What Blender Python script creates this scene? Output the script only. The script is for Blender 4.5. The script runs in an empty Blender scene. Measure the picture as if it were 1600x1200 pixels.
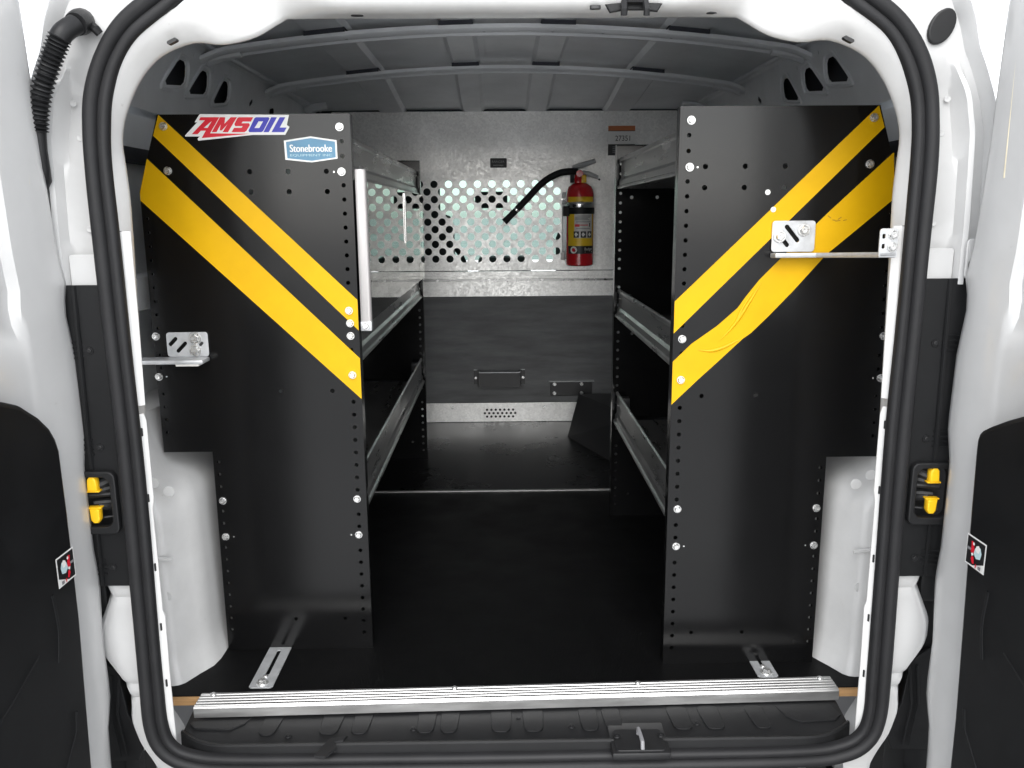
import bpy, bmesh, math, random
from mathutils import Vector, Matrix

random.seed(4)
D = bpy.data
S = bpy.context.scene
COL = S.collection
R_ = math.radians

# ------------------------------------------------------------------ camera
FPX = 1300.0
PITCH, YAW, ROLL = R_(11.5), R_(.7), R_(.4)
CAM = Vector((-.018, -1.227, .76))
F = Vector((math.sin(YAW)*math.cos(PITCH), math.cos(YAW)*math.cos(PITCH), -math.sin(PITCH)))
Rv = Vector((math.cos(YAW), -math.sin(YAW), 0))
Uv = Rv.cross(F)
R2 = Rv*math.cos(ROLL) - Uv*math.sin(ROLL)
U2 = Uv*math.cos(ROLL) + Rv*math.sin(ROLL)
cd = D.cameras.new('camera')
cam = D.objects.new('camera', cd)
COL.objects.link(cam)
m = Matrix((R2, U2, -F)).transposed().to_4x4()
m.translation = CAM
cam.matrix_world = m
cd.sensor_fit = 'HORIZONTAL'
cd.sensor_width = 36
cd.lens = 36*FPX/1600
cd.clip_start = .02
cd.clip_end = 2000
S.camera = cam

# ------------------------------------------------------------------ world, sun, exposure
SUN_EL, SUN_AZ = R_(40), R_(181)      # azimuth clockwise from +Y : behind the camera, a little to the left
w = D.worlds.new('World')
S.world = w
w.use_nodes = True
nt = w.node_tree
bg = nt.nodes['Background']
sky = nt.nodes.new('ShaderNodeTexSky')
sky.sky_type = 'NISHITA'
sky.sun_disc = False
sky.sun_elevation = SUN_EL
sky.sun_rotation = SUN_AZ
sky.air_density = 1.0
sky.dust_density = 1.0
hs = nt.nodes.new('ShaderNodeHueSaturation')
hs.inputs['Saturation'].default_value = .16
nt.links.new(sky.outputs[0], hs.inputs['Color'])
nt.links.new(hs.outputs[0], bg.inputs['Color'])
bg.inputs['Strength'].default_value = .15
sl = D.lights.new('sun', 'SUN')
sl.energy = .6
sl.angle = R_(40)
sl.color = (1, .985, .96)
sun = D.objects.new('sun', sl)
COL.objects.link(sun)
sd = Vector((math.sin(SUN_AZ)*math.cos(SUN_EL), math.cos(SUN_AZ)*math.cos(SUN_EL), math.sin(SUN_EL)))
sun.rotation_euler = sd.to_track_quat('Z', 'Y').to_euler()
sun.location = (0, -3, 5)
vs = S.view_settings
vs.view_transform = 'Standard'
vs.look = 'None'
vs.gamma = 1
vs.exposure = 1.7
S.render.resolution_x = 1024
S.render.resolution_y = 768
S.render.engine = 'CYCLES'
S.cycles.max_bounces = 10
S.cycles.diffuse_bounces = 6


def at(px, py, ax, v):
    """world point seen at photo pixel (px,py) lying on the plane axis[ax]=v"""
    d = F + R2*((px-800)/FPX) + U2*((600-py)/FPX)
    return CAM + d*((v-CAM[ax])/d[ax])


# ------------------------------------------------------------------ materials
def mat(name, col, rough=.5, metal=0., spec=.5, coat=0., bump=0., bscale=200., var=0., vscale=6., rvar=0., ior=None,
        trans=0., stretch=None, dirt=0.):
    if name in D.materials:
        return D.materials[name]
    M = D.materials.new(name)
    M.use_nodes = True
    t = M.node_tree
    b = t.nodes['Principled BSDF']
    b.inputs['Base Color'].default_value = (*col, 1)
    b.inputs['Roughness'].default_value = rough
    b.inputs['Metallic'].default_value = metal
    b.inputs['Specular IOR Level'].default_value = spec
    b.inputs['Coat Weight'].default_value = coat
    b.inputs['Coat Roughness'].default_value = .08
    b.inputs['Transmission Weight'].default_value = trans
    if ior:
        b.inputs['IOR'].default_value = ior
    tc = t.nodes.new('ShaderNodeTexCoord')
    src = tc.outputs['Object']
    if stretch:
        mp = t.nodes.new('ShaderNodeMapping')
        mp.inputs['Scale'].default_value = stretch
        t.links.new(src, mp.inputs[0])
        src = mp.outputs[0]
    if var or rvar:
        n = t.nodes.new('ShaderNodeTexNoise')
        n.inputs['Scale'].default_value = vscale
        n.inputs['Detail'].default_value = 7
        n.inputs['Roughness'].default_value = .62
        t.links.new(src, n.inputs['Vector'])
        if var:
            r = t.nodes.new('ShaderNodeMapRange')
            r.inputs['From Min'].default_value = .3
            r.inputs['From Max'].default_value = .7
            r.inputs['To Min'].default_value = 1-var
            r.inputs['To Max'].default_value = 1+var
            t.links.new(n.outputs['Fac'], r.inputs['Value'])
            mx = t.nodes.new('ShaderNodeVectorMath')
            mx.operation = 'SCALE'
            mx.inputs[0].default_value = col
            t.links.new(r.outputs[0], mx.inputs['Scale'])
            res = mx.outputs[0]
            if dirt:
                # scattered scuffs and specks of grime with their own shapes
                dn = t.nodes.new('ShaderNodeTexNoise')
                dn.inputs['Scale'].default_value = 34
                dn.inputs['Detail'].default_value = 8
                dn.inputs['Roughness'].default_value = .7
                t.links.new(src, dn.inputs['Vector'])
                dr = t.nodes.new('ShaderNodeMapRange')
                dr.inputs['From Min'].default_value = .66
                dr.inputs['From Max'].default_value = .80
                dr.inputs['To Max'].default_value = dirt
                t.links.new(dn.outputs['Fac'], dr.inputs['Value'])
                dm = t.nodes.new('ShaderNodeMix')
                dm.data_type = 'RGBA'
                dm.inputs[7].default_value = (.20, .18, .15, 1)
                t.links.new(dr.outputs[0], dm.inputs[0])
                t.links.new(res, dm.inputs[6])
                res = dm.outputs[2]
            t.links.new(res, b.inputs['Base Color'])
        if rvar:
            r = t.nodes.new('ShaderNodeMapRange')
            r.inputs['From Min'].default_value = .3
            r.inputs['From Max'].default_value = .7
            r.inputs['To Min'].default_value = max(.02, rough-rvar)
            r.inputs['To Max'].default_value = rough+rvar
            t.links.new(n.outputs['Fac'], r.inputs['Value'])
            t.links.new(r.outputs[0], b.inputs['Roughness'])
    if bump:
        n = t.nodes.new('ShaderNodeTexNoise')
        n.inputs['Scale'].default_value = bscale
        n.inputs['Detail'].default_value = 3
        t.links.new(src, n.inputs['Vector'])
        bp = t.nodes.new('ShaderNodeBump')
        bp.inputs['Strength'].default_value = bump
        bp.inputs['Distance'].default_value = .002
        t.links.new(n.outputs['Fac'], bp.inputs['Height'])
        t.links.new(bp.outputs[0], b.inputs['Normal'])
    return M


WHITE = mat('white_paint', (.53, .53, .527), .28, coat=.35, dirt=.25, var=.045, vscale=9, bump=.05, bscale=14)
WHITE_IN = mat('white_inner_paint', (.63, .627, .618), .35, coat=.2, dirt=.5, var=.07, vscale=12, bump=.12, bscale=22)
GREY = mat('grey_primer', (.84, .86, .88), .34, var=.10, vscale=5, bump=.1, bscale=9)
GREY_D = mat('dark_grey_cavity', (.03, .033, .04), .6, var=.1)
PAD = mat('dark_sealant_pad', (.035, .038, .05), .7, var=.2)
BLACK = mat('black_powder_coat', (.0036, .0036, .0038), .16, spec=.33, var=.12, vscale=4, rvar=.03, bump=.02, bscale=900)
BLACK_IN = mat('black_steel_edge', (.018, .018, .019), .35, var=.2)
PLAST = mat('black_plastic', (.0075, .0078, .0085), .48, spec=.28, var=.2, vscale=10, bump=.22, bscale=1500, rvar=.06)
PLAST2 = mat('charcoal_plastic', (.011, .0112, .012), .45, spec=.32, var=.15, vscale=14, bump=.15, bscale=1100)
RUB = mat('weatherstrip_rubber', (.015, .015, .0162), .55, spec=.3, var=.15, vscale=20, bump=.06, bscale=700)
ALU = mat('aluminium', (.50, .50, .495), .46, metal=.95, var=.22, vscale=60, rvar=.08, stretch=(.12, 1, 1))
TRAY = mat('galvanised_tray', (.36, .36, .355), .32, metal=.9, var=.16, vscale=40, rvar=.1, stretch=(1, .15, 1))
HANDLE = mat('anodised_handle', (.40, .385, .38), .42, metal=.5, var=.05, vscale=30)
ZINC = mat('zinc_bolt', (.78, .78, .77), .28, metal=.85, var=.12, vscale=120, rvar=.08)
ZINCP = mat('zinc_plate', (.50, .51, .52), .42, metal=.45, var=.14, vscale=45, rvar=.1)
YELLOW = mat('yellow_tape', (.58, .330, .0), .45, spec=.22, var=.07, vscale=11, bump=.05, bscale=40)
YCLIP = mat('yellow_plastic', (.90, .52, .01), .4)
PLY = mat('plywood_edge', (.52, .30, .13), .7, var=.35, vscale=70, stretch=(.08, .08, 8))
RED = mat('red_paint', (.55, .014, .020), .22, coat=.6, var=.06)
SRED = mat('print_red', (.68, .012, .03), .4)
SBLUE = mat('print_blue', (.035, .035, .42), .4)
SWHITE = mat('print_white', (.82, .82, .80), .4, var=.03, vscale=50)
STEAL = mat('print_teal', (.10, .26, .40), .4, var=.1, vscale=40)
SORANGE = mat('print_orange', (.55, .17, .05), .5)
SBLACK = mat('print_black', (.012, .012, .013), .45)
SGREY = mat('print_grey', (.22, .22, .23), .5)
SCYAN = mat('print_pale_blue', (.50, .66, .70), .5)
SYEL = mat('label_yellow', (.80, .52, .02), .4)
SCREAM = mat('label_silver', (.62, .61, .58), .4, var=.1, vscale=60)
CHROME = mat('bright_steel', (.72, .72, .72), .2, metal=1.)
SEALANT = mat('cream_sealant', (.62, .56, .42), .5, var=.15, vscale=40)
SEATF = mat('seat_fabric', (.025, .025, .027), .9, var=.25, vscale=30, bump=.3, bscale=600)
DASH = mat('dashboard_grey', (.05, .05, .052), .6, var=.1)
TYRE = mat('tyre_rubber', (.02, .02, .02), .8, var=.2)
PANEL_D = mat('dark_bulkhead_board', (.125, .128, .13), .5, spec=.4, var=.28, vscale=11, stretch=(.5, 1, 3), bump=.15, bscale=120)


def galv():
    M = mat('galvanised_sheet', (.62, .615, .59), .40, metal=.70)
    t = M.node_tree
    b = t.nodes['Principled BSDF']
    tc = t.nodes.new('ShaderNodeTexCoord')
    v = t.nodes.new('ShaderNodeTexVoronoi')
    v.inputs['Scale'].default_value = 170
    n = t.nodes.new('ShaderNodeTexNoise')
    n.inputs['Scale'].default_value = 5
    n.inputs['Detail'].default_value = 8
    t.links.new(tc.outputs['Object'], v.inputs['Vector'])
    t.links.new(tc.outputs['Object'], n.inputs['Vector'])
    sep = t.nodes.new('ShaderNodeSeparateColor')
    t.links.new(v.outputs['Color'], sep.inputs[0])
    r = t.nodes.new('ShaderNodeMapRange')
    r.inputs['To Min'].default_value = .90
    r.inputs['To Max'].default_value = 1.06
    t.links.new(sep.outputs[0], r.inputs[0])
    r2 = t.nodes.new('ShaderNodeMapRange')
    r2.inputs['From Min'].default_value = .3
    r2.inputs['From Max'].default_value = .7
    r2.inputs['To Min'].default_value = .86
    r2.inputs['To Max'].default_value = 1.1
    t.links.new(n.outputs['Fac'], r2.inputs[0])
    mu = t.nodes.new('ShaderNodeMath')
    mu.operation = 'MULTIPLY'
    t.links.new(r.outputs[0], mu.inputs[0])
    t.links.new(r2.outputs[0], mu.inputs[1])
    sc = t.nodes.new('ShaderNodeVectorMath')
    sc.operation = 'SCALE'
    sc.inputs[0].default_value = (.84, .835, .815)
    t.links.new(mu.outputs[0], sc.inputs['Scale'])
    t.links.new(sc.outputs[0], b.inputs['Base Color'])
    rr = t.nodes.new('ShaderNodeMapRange')
    rr.inputs['To Min'].default_value = .34
    rr.inputs['To Max'].default_value = .5
    t.links.new(sep.outputs[1], rr.inputs[0])
    t.links.new(rr.outputs[0], b.inputs['Roughness'])
    return M


GALV = galv()


def floor_mat():
    M = mat('black_textured_floor', (.013, .013, .0135), .42, spec=.14)
    t = M.node_tree
    b = t.nodes['Principled BSDF']
    tc = t.nodes.new('ShaderNodeTexCoord')
    mp = t.nodes.new('ShaderNodeMapping')
    mp.inputs['Rotation'].default_value = (0, 0, R_(45))
    mp.inputs['Scale'].default_value = (130, 130, 1)
    ck = t.nodes.new('ShaderNodeTexChecker')
    ck.inputs['Scale'].default_value = 1
    wv = t.nodes.new('ShaderNodeTexBrick')
    wv.inputs['Scale'].default_value = 1
    wv.inputs['Mortar Size'].default_value = .12
    wv.inputs['Mortar Smooth'].default_value = .5
    t.links.new(tc.outputs['Object'], mp.inputs[0])
    t.links.new(mp.outputs[0], wv.inputs['Vector'])
    bp = t.nodes.new('ShaderNodeBump')
    bp.inputs['Strength'].default_value = .7
    bp.inputs['Distance'].default_value = .0012
    t.links.new(wv.outputs['Fac'], bp.inputs['Height'])
    t.links.new(bp.outputs[0], b.inputs['Normal'])
    n = t.nodes.new('ShaderNodeTexNoise')
    n.inputs['Scale'].default_value = 9
    n.inputs['Detail'].default_value = 9
    t.links.new(tc.outputs['Object'], n.inputs['Vector'])
    # dust specks
    v = t.nodes.new('ShaderNodeTexNoise')
    v.inputs['Scale'].default_value = 160
    t.links.new(tc.outputs['Object'], v.inputs['Vector'])
    r = t.nodes.new('ShaderNodeMapRange')
    r.inputs['From Min'].default_value = .70
    r.inputs['From Max'].default_value = .78
    t.links.new(v.outputs['Fac'], r.inputs[0])
    mx = t.nodes.new('ShaderNodeMix')
    mx.data_type = 'RGBA'
    mx.inputs[6].default_value = (.0022, .0022, .0024, 1)
    mx.inputs[7].default_value = (.05, .05, .05, 1)
    t.links.new(r.outputs[0], mx.inputs[0])
    t.links.new(mx.outputs[2], b.inputs['Base Color'])
    rr = t.nodes.new('ShaderNodeMapRange')
    rr.inputs['From Min'].default_value = .3
    rr.inputs['From Max'].default_value = .7
    rr.inputs['To Min'].default_value = .42
    rr.inputs['To Max'].default_value = .58
    t.links.new(n.outputs['Fac'], rr.inputs[0])
    t.links.new(rr.outputs[0], b.inputs['Roughness'])
    return M


FLOOR = floor_mat()
FLOOR2 = mat('black_smooth_floor', (.005, .005, .0053), .28, spec=.3, var=.08, vscale=3, rvar=.02, bump=.02, bscale=300)


def clear(name, tint, rough=.02, ior=1.5):
    M = D.materials.new(name)
    M.use_nodes = True
    t = M.node_tree
    t.nodes.remove(t.nodes['Principled BSDF'])
    out = t.nodes['Material Output']
    fr = t.nodes.new('ShaderNodeFresnel')
    fr.inputs['IOR'].default_value = ior
    tr = t.nodes.new('ShaderNodeBsdfTransparent')
    tr.inputs[0].default_value = (*tint, 1)
    gl = t.nodes.new('ShaderNodeBsdfGlossy')
    gl.inputs['Roughness'].default_value = rough
    gl.inputs['Color'].default_value = (.95, .95, .93, 1)
    mx = t.nodes.new('ShaderNodeMixShader')
    t.links.new(fr.outputs[0], mx.inputs[0])
    t.links.new(tr.outputs[0], mx.inputs[1])
    t.links.new(gl.outputs[0], mx.inputs[2])
    t.links.new(mx.outputs[0], out.inputs[0])
    return M


ACRYL = clear('clear_polycarbonate', (.80, .81, .79), .012, 1.75)
GLASS = clear('tinted_windscreen_glass', (.30, .41, .37), .01)


# ------------------------------------------------------------------ mesh helpers
class MB:
    def __init__(self):
        self.v, self.f, self.m, self.mats = [], [], [], []

    def add(self, vf, mt, tf=None):
        v, f = vf
        o = len(self.v)
        self.v += [tuple(tf(p)) if tf else tuple(p) for p in v]
        if mt not in self.mats:
            self.mats.append(mt)
        k = self.mats.index(mt)
        for q in f:
            self.f.append([i+o for i in q])
            self.m.append(k)
        return self

    def obj(self, name, parent=None, smooth=35, recalc=False, weld=False):
        me = D.meshes.new(name)
        me.from_pydata(self.v, [], self.f)
        for mt in self.mats:
            me.materials.append(mt)
        me.polygons.foreach_set('material_index', self.m)
        if recalc or weld:
            bm = bmesh.new()
            bm.from_mesh(me)
            if weld:
                bmesh.ops.remove_doubles(bm, verts=bm.verts, dist=1e-5)
            bmesh.ops.recalc_face_normals(bm, faces=bm.faces)
            bm.to_mesh(me)
            bm.free()
        if smooth:
            me.shade_smooth()
            me.set_sharp_from_angle(angle=R_(smooth))
        me.update()
        o = D.objects.new(name, me)
        COL.objects.link(o)
        put(o, parent)
        return o


def put(o, parent):
    if parent is not None:
        o.parent = parent
        if parent.type == 'EMPTY':
            o.matrix_parent_inverse = Matrix.Translation(-parent.location)


def thing(name, loc, label, cat, group=None):
    o = D.objects.new(name, None)
    o.empty_display_size = .05
    o.location = loc
    COL.objects.link(o)
    o['label'] = label
    o['category'] = cat
    if group:
        o['group'] = group
    return o


def boxvf(x0, x1, y0, y1, z0, z1, bev=0.):
    bm = bmesh.new()
    bmesh.ops.create_cube(bm, size=1)
    for v in bm.verts:
        v.co = ((x0+x1)/2+v.co.x*(x1-x0), (y0+y1)/2+v.co.y*(y1-y0), (z0+z1)/2+v.co.z*(z1-z0))
    if bev:
        bmesh.ops.bevel(bm, geom=bm.edges[:], offset=bev, segments=2, affect='EDGES', profile=.5)
    bm.verts.index_update()
    r = [v.co[:] for v in bm.verts], [[v.index for v in f.verts] for f in bm.faces]
    bm.free()
    return r


def box(name, x0, x1, y0, y1, z0, z1, mt, parent=None, bev=0.):
    if x0 > x1:
        x0, x1 = x1, x0
    return MB().add(boxvf(x0, x1, y0, y1, z0, z1, bev), mt).obj(name, parent)


def fill(outline, holes=(), th=.002, bev=0.):
    """flat 2-D shape with holes, thickness th (centred on z=0)"""
    cu = D.curves.new('tmp', 'CURVE')
    cu.dimensions = '2D'
    cu.fill_mode = 'BOTH'
    cu.extrude = max(0, th/2-bev)
    cu.bevel_depth = bev
    cu.bevel_resolution = 1
    if bev:
        cu.offset = -bev
    for pl in [outline]+list(holes):
        s = cu.splines.new('POLY')
        s.points.add(len(pl)-1)
        for i, p in enumerate(pl):
            s.points[i].co = (p[0], p[1], 0, 1)
        s.use_cyclic_u = True
    o = D.objects.new('tmp', cu)
    me = D.meshes.new_from_object(o)
    r = [v.co[:] for v in me.vertices], [list(p.vertices) for p in me.polygons]
    D.objects.remove(o)
    D.curves.remove(cu)
    D.meshes.remove(me)
    return r


def text(s, size, width=None):
    cu = D.curves.new('tmp', 'FONT')
    cu.body = s
    cu.size = 1
    cu.resolution_u = 3
    o = D.objects.new('tmp', cu)
    me = D.meshes.new_from_object(o)
    v = [p.co.copy() for p in me.vertices]
    f = [list(p.vertices) for p in me.polygons]
    x0, x1 = min(p.x for p in v), max(p.x for p in v)
    y0, y1 = min(p.y for p in v), max(p.y for p in v)
    k = size/(y1-y0)
    kx = (width/(x1-x0)) if width else k
    v = [((p.x-(x0+x1)/2)*kx, (p.y-(y0+y1)/2)*k, 0) for p in v]
    D.objects.remove(o)
    D.curves.remove(cu)
    D.meshes.remove(me)
    return v, f


def XZ(Y, ox=0, oz=0):      # local x->X, y->Z, front (+z) -> -Y
    return lambda p: (p[0]+ox, Y-p[2], p[1]+oz)


def YZ(X, s=1):             # local x->Y, y->Z, front -> +X (s=1) / -X
    return lambda p: (X+p[2]*s, p[0], p[1])


def XY(Z):
    return lambda p: (p[0], p[1], Z+p[2])


def plate(name, outline, holes, Y, th, mt, parent, bev=0., tf=None):
    return MB().add(fill(outline, holes, th, bev), mt, tf or XZ(Y)).obj(name, parent)


def circ(x, y, r, n=12):
    return [(x+r*math.cos(2*math.pi*i/n), y+r*math.sin(2*math.pi*i/n)) for i in range(n)]


def rrect(x0, y0, x1, y1, r, n=4):
    p = []
    for cx, cy, a in ((x1-r, y1-r, 0), (x0+r, y1-r, 90), (x0+r, y0+r, 180), (x1-r, y0+r, 270)):
        for i in range(n+1):
            t = R_(a+90*i/n)
            p.append((cx+r*math.cos(t), cy+r*math.sin(t)))
    return p


def slot(x, y, l, wd, ang, n=5):
    p = []
    for sg, a0 in ((1, -90), (-1, 90)):
        for i in range(n+1):
            t = R_(a0+180*i/n)
            p.append((sg*l/2+wd/2*math.cos(t), wd/2*math.sin(t)))
    c, s = math.cos(R_(ang)), math.sin(R_(ang))
    return [(x+a*c-b*s, y+a*s+b*c) for a, b in p]


def grid(rows, closed_u=False, closed_v=False):
    n, k = len(rows), len(rows[0])
    v = [p for r in rows for p in r]
    f = []
    for i in range(n if closed_v else n-1):
        for j in range(k if closed_u else k-1):
            a, b = i, (i+1) % n
            c, d = j, (j+1) % k
            f.append([a*k+c, a*k+d, b*k+d, b*k+c])
    return v, f


def tube(pts, r, n=10, caps=True):
    pts = [Vector(p) for p in pts]
    rr = r if isinstance(r, (list, tuple)) else [r]*len(pts)
    rows = []
    up = Vector((0, 0, 1))
    for i, p in enumerate(pts):
        t = (pts[min(i+1, len(pts)-1)]-pts[max(i-1, 0)]).normalized()
        if i == 0:
            up = Vector((0, 0, 1)) if abs(t.z) < .9 else Vector((1, 0, 0))
        a = (up-t*up.dot(t)).normalized()
        b = t.cross(a)
        up = a
        rows.append([tuple(p+(a*math.cos(2*math.pi*j/n)+b*math.sin(2*math.pi*j/n))*rr[i]) for j in range(n)])
    v, f = grid(rows, closed_u=True)
    if caps:
        f.append(list(range(n))[::-1])
        f.append([len(v)-n+j for j in range(n)])
    return v, f


def lathe(prof, cx, cy, n=24):
    rows = [[(cx+r*math.cos(2*math.pi*j/n), cy+r*math.sin(2*math.pi*j/n), z) for j in range(n)] for r, z in prof]
    return grid(rows, closed_u=True)


def lerp(tab, x):
    if x <= tab[0][0]:
        return tab[0][1]
    for (a, b), (c, d) in zip(tab, tab[1:]):
        if x <= c:
            return b+(d-b)*(x-a)/(c-a) if c > a else d
    return tab[-1][1]


def smooth_path(pts, n, closed=False):
    """Catmull-Rom resample"""
    P = [Vector(p) for p in pts]
    out = []
    K = len(P)
    segs = K if closed else K-1
    for i in range(segs):
        if closed:
            a, b, c, d = P[(i-1) % K], P[i], P[(i+1) % K], P[(i+2) % K]
        else:
            a, b, c, d = P[max(i-1, 0)], P[i], P[i+1], P[min(i+2, K-1)]
        for j in range(n):
            t = j/n
            out.append(.5*((2*b)+(c-a)*t+(2*a-5*b+4*c-d)*t*t+(3*b-a-3*c+d)*t*t*t))
    if not closed:
        out.append(P[-1])
    return out


def prism(poly, y0, y1, tf=None):
    """closed polygon (x,z) extruded along Y"""
    n = len(poly)
    v = [(x, y0, z) for x, z in poly]+[(x, y1, z) for x, z in poly]
    f = [[i, (i+1) % n, n+(i+1) % n, n+i] for i in range(n)]+[list(range(n))[::-1], list(range(n, 2*n))]
    return v, f


# shared bolt meshes (axis +Z, base on z=0)
def make_bolt(name, rw, rh, hw, hh, mt, seg=16, hexa=True):
    mb = MB()
    mb.add(lathe([(rw, 0), (rw, hw*.6), (rw*.92, hw), (rh*1.02, hw)], 0, 0, seg), mt)
    k = 6 if hexa else seg
    mb.add(lathe([(rh, hw*.9), (rh, hw+hh*.75), (rh*.82, hw+hh), (rh*.5, hw+hh*1.02), (.0001, hw+hh*.9)], 0, 0, k), mt)
    o = mb.obj(name, None, smooth=40)
    me = o.data
    D.objects.remove(o)
    return me


BOLT = make_bolt('hex_bolt', .0067, .0050, .0018, .0040, ZINC)
BIGB = make_bolt('flange_bolt', .0100, .0066, .0022, .0050, ZINC)
SCREW = make_bolt('screw', .0048, .0030, .0016, .0016, ZINC, hexa=False)
BSCREW = make_bolt('black_screw', .0055, .0034, .0018, .0020, PLAST2, hexa=False)
RIVET = make_bolt('rivet', .0042, .0026, .0010, .0012, SWHITE, hexa=False)


def bolt(me, name, loc, parent, face='-Y', spin=None):
    o = D.objects.new(name, me)
    COL.objects.link(o)
    a = random.uniform(0, 1) if spin is None else spin
    o.matrix_basis = Matrix.Translation(loc) @ (
        {'-Y': Matrix.Rotation(R_(90), 4, 'X'), '+Z': Matrix.Identity(4), '-X': Matrix.Rotation(R_(-90), 4, 'Y'),
         '+X': Matrix.Rotation(R_(90), 4, 'Y')}[face]) @ Matrix.Rotation(a, 4, 'Z')
    put(o, parent)
    return o


# ================================================================== SETTING
GZ = -.56


def ground():
    M = mat('pale_concrete_ground', (.60, .60, .595), .85, var=.22, vscale=1.3, bump=.3, bscale=60)
    n = 24
    rows = []
    for i in range(n+1):
        rows.append([(-300+600*j/n, -300+600*i/n, GZ) for j in range(n+1)])
    o = MB().add(grid(rows), M).obj('ground')
    o['kind'] = 'structure'


ground()

# ================================================================== VAN
van = thing('cargo_van', (0, 1.2, GZ), 'white cargo van seen from behind with both rear doors open', 'van')

# ---- cargo floor
floor = box('cargo_floor', -.69, .69, .0, 1.002, -.012, 0, FLOOR, van)
box('floor_panel', -.69, .69, 1.006, 1.83, -.012, .0015, FLOOR2, van)
MB().add(prism([(-.69, 0), (.69, 0), (.69, .0025), (-.69, .0025)], .999, 1.009), ALU).obj('floor_seam_strip', van)
for s in (-1, 1):
    box('plywood_edge', s*.505, s*.60, -.006, -.0005, -.0135, -.0012, PLY, van)
# aluminium threshold strip with four ridges, laid very slightly askew
prof = [(.013, .0035)]
y = .011
for k in range(5):
    prof += [(y, .0052), (y-.0042, .0052), (y-.0052, .0038), (y-.0064, .0038)]
    y -= .0076
prof += [(-.027, .0045), (-.0285, .002), (-.0285, -.0135), (-.026, -.0135), (-.026, .0), (.013, .0)]
rows = []
for X in (-.508, .522):
    sk = .012*(X/.5)
    rows.append([(X, yy+sk, zz) for yy, zz in prof])
v, f = grid(rows, closed_u=True)
f += [list(range(len(prof))), list(range(len(prof), 2*len(prof)))]
th = MB().add((v, f), ALU).obj('threshold_strip', van, recalc=True, smooth=15)
for X in (-.488, -.1, .2, .503):
    bolt(SCREW, 'screw', (X, .006+.012*X/.5, .005), th, '+Z')

# ---- scuff plate
def scuff():
    sec = [(.004, -.016), (-.022, -.0165), (-.05, -.019), (-.085, -.022), (-.094, -.023), (-.099, -.019), (-.106, -.0165), (-.1085, -.0185),
           (-.1095, -.034), (-.1095, -.06)]
    xs = [-.518+1.036*i/60 for i in range(61)]
    rows = []
    for x in xs:
        e = max(0, (abs(x)-.44)/.09)
        row = []
        for yy, zz in sec:
            y2 = yy
            if yy < -.02:
                y2 = yy+e*e*.050*min(1, (-yy-.02)/.08)
            row.append((x, y2, zz))
        rows.append(row)
    o = MB().add(grid(rows), PLAST2).obj('scuff_plate', van)
    # moulded pads
    for px, wd in ((427, .030), (520, .034), (567, .030), (667, .030), (703, .030), (783, .034), (833, .034), (920, .030), (957, .030),
                   (1063, .034), (1113, .034), (1187, .030)):
        q = at(px, 1125, 2, -.018)
        ang = -q.x*.25
        pts = []
        for a, b in rrect(-wd/2, -.031, wd/2, .026, .011):
            k = (1-.12*(b < 0))
            pts.append((q.x+a*k+b*ang, -.048+b))
        mb = MB()
        vf = fill(pts, (), .003, .0011)
        mb.add(vf, PLAST2, lambda p: (p[0], p[1], -.0172+.053*min(0, p[1]+.022)+p[2]))
        mb.obj('moulded_pad', o)
    for s in (-1, 1):
        pts = [(s*.505, -.024), (s*.415, -.024), (s*.425, -.052), (s*.445, -.066), (s*.50, -.062), (s*.512, -.05)]
        MB().add(fill(pts, (), .004, .0012), PLAST2, lambda p: (p[0], p[1], -.0178+.04*min(0, p[1]+.022)+p[2])).obj('moulded_pad', o)
    for px, py in ((450, 1148), (646, 1137), (810, 1122), (893, 1133), (1089, 1128), (358, 1131), (1252, 1111)):
        q = at(px, py, 2, -.018)
        bolt(BSCREW, 'screw', (q.x, q.y, -.0205+.02*min(0, q.y+.04)), o, '+Z')
    # notch left of centre
    pts = [(-.300, -.132), (-.283, -.100), (-.258, -.094), (-.262, -.104), (-.275, -.108), (-.270, -.118), (-.283, -.134)]
    MB().add(fill(pts, (), .004), SBLACK, lambda p: (p[0], p[1], -.014+.25*min(0, p[1]+.108)+p[2])).obj('moulded_notch', o)
    # lower latch pocket
    lp = MB()
    lp.add(boxvf(.140, .226, -.138, -.062, -.030, -.0182, .002), SBLACK)
    o2 = lp.obj('latch_pocket', van)
    pts = rrect(.146, -.134, .220, -.082, .006)
    MB().add(fill(pts, (), .004, .001), SBLACK, XY(-.0178)).obj('latch_plate', o2)
    for x in (.150, .216):
        bolt(BSCREW, 'screw', (x, -.108, -.010), o2, '+Z')
    MB().add(tube([(.183, -.100, -.012), (.183, -.102, -.002), (.1835, -.118, -.001), (.184, -.134, -.002), (.184, -.137, -.012)], .0030, 8),
             SGREY).obj('striker_loop', o2)
    return o


scuff()

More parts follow.
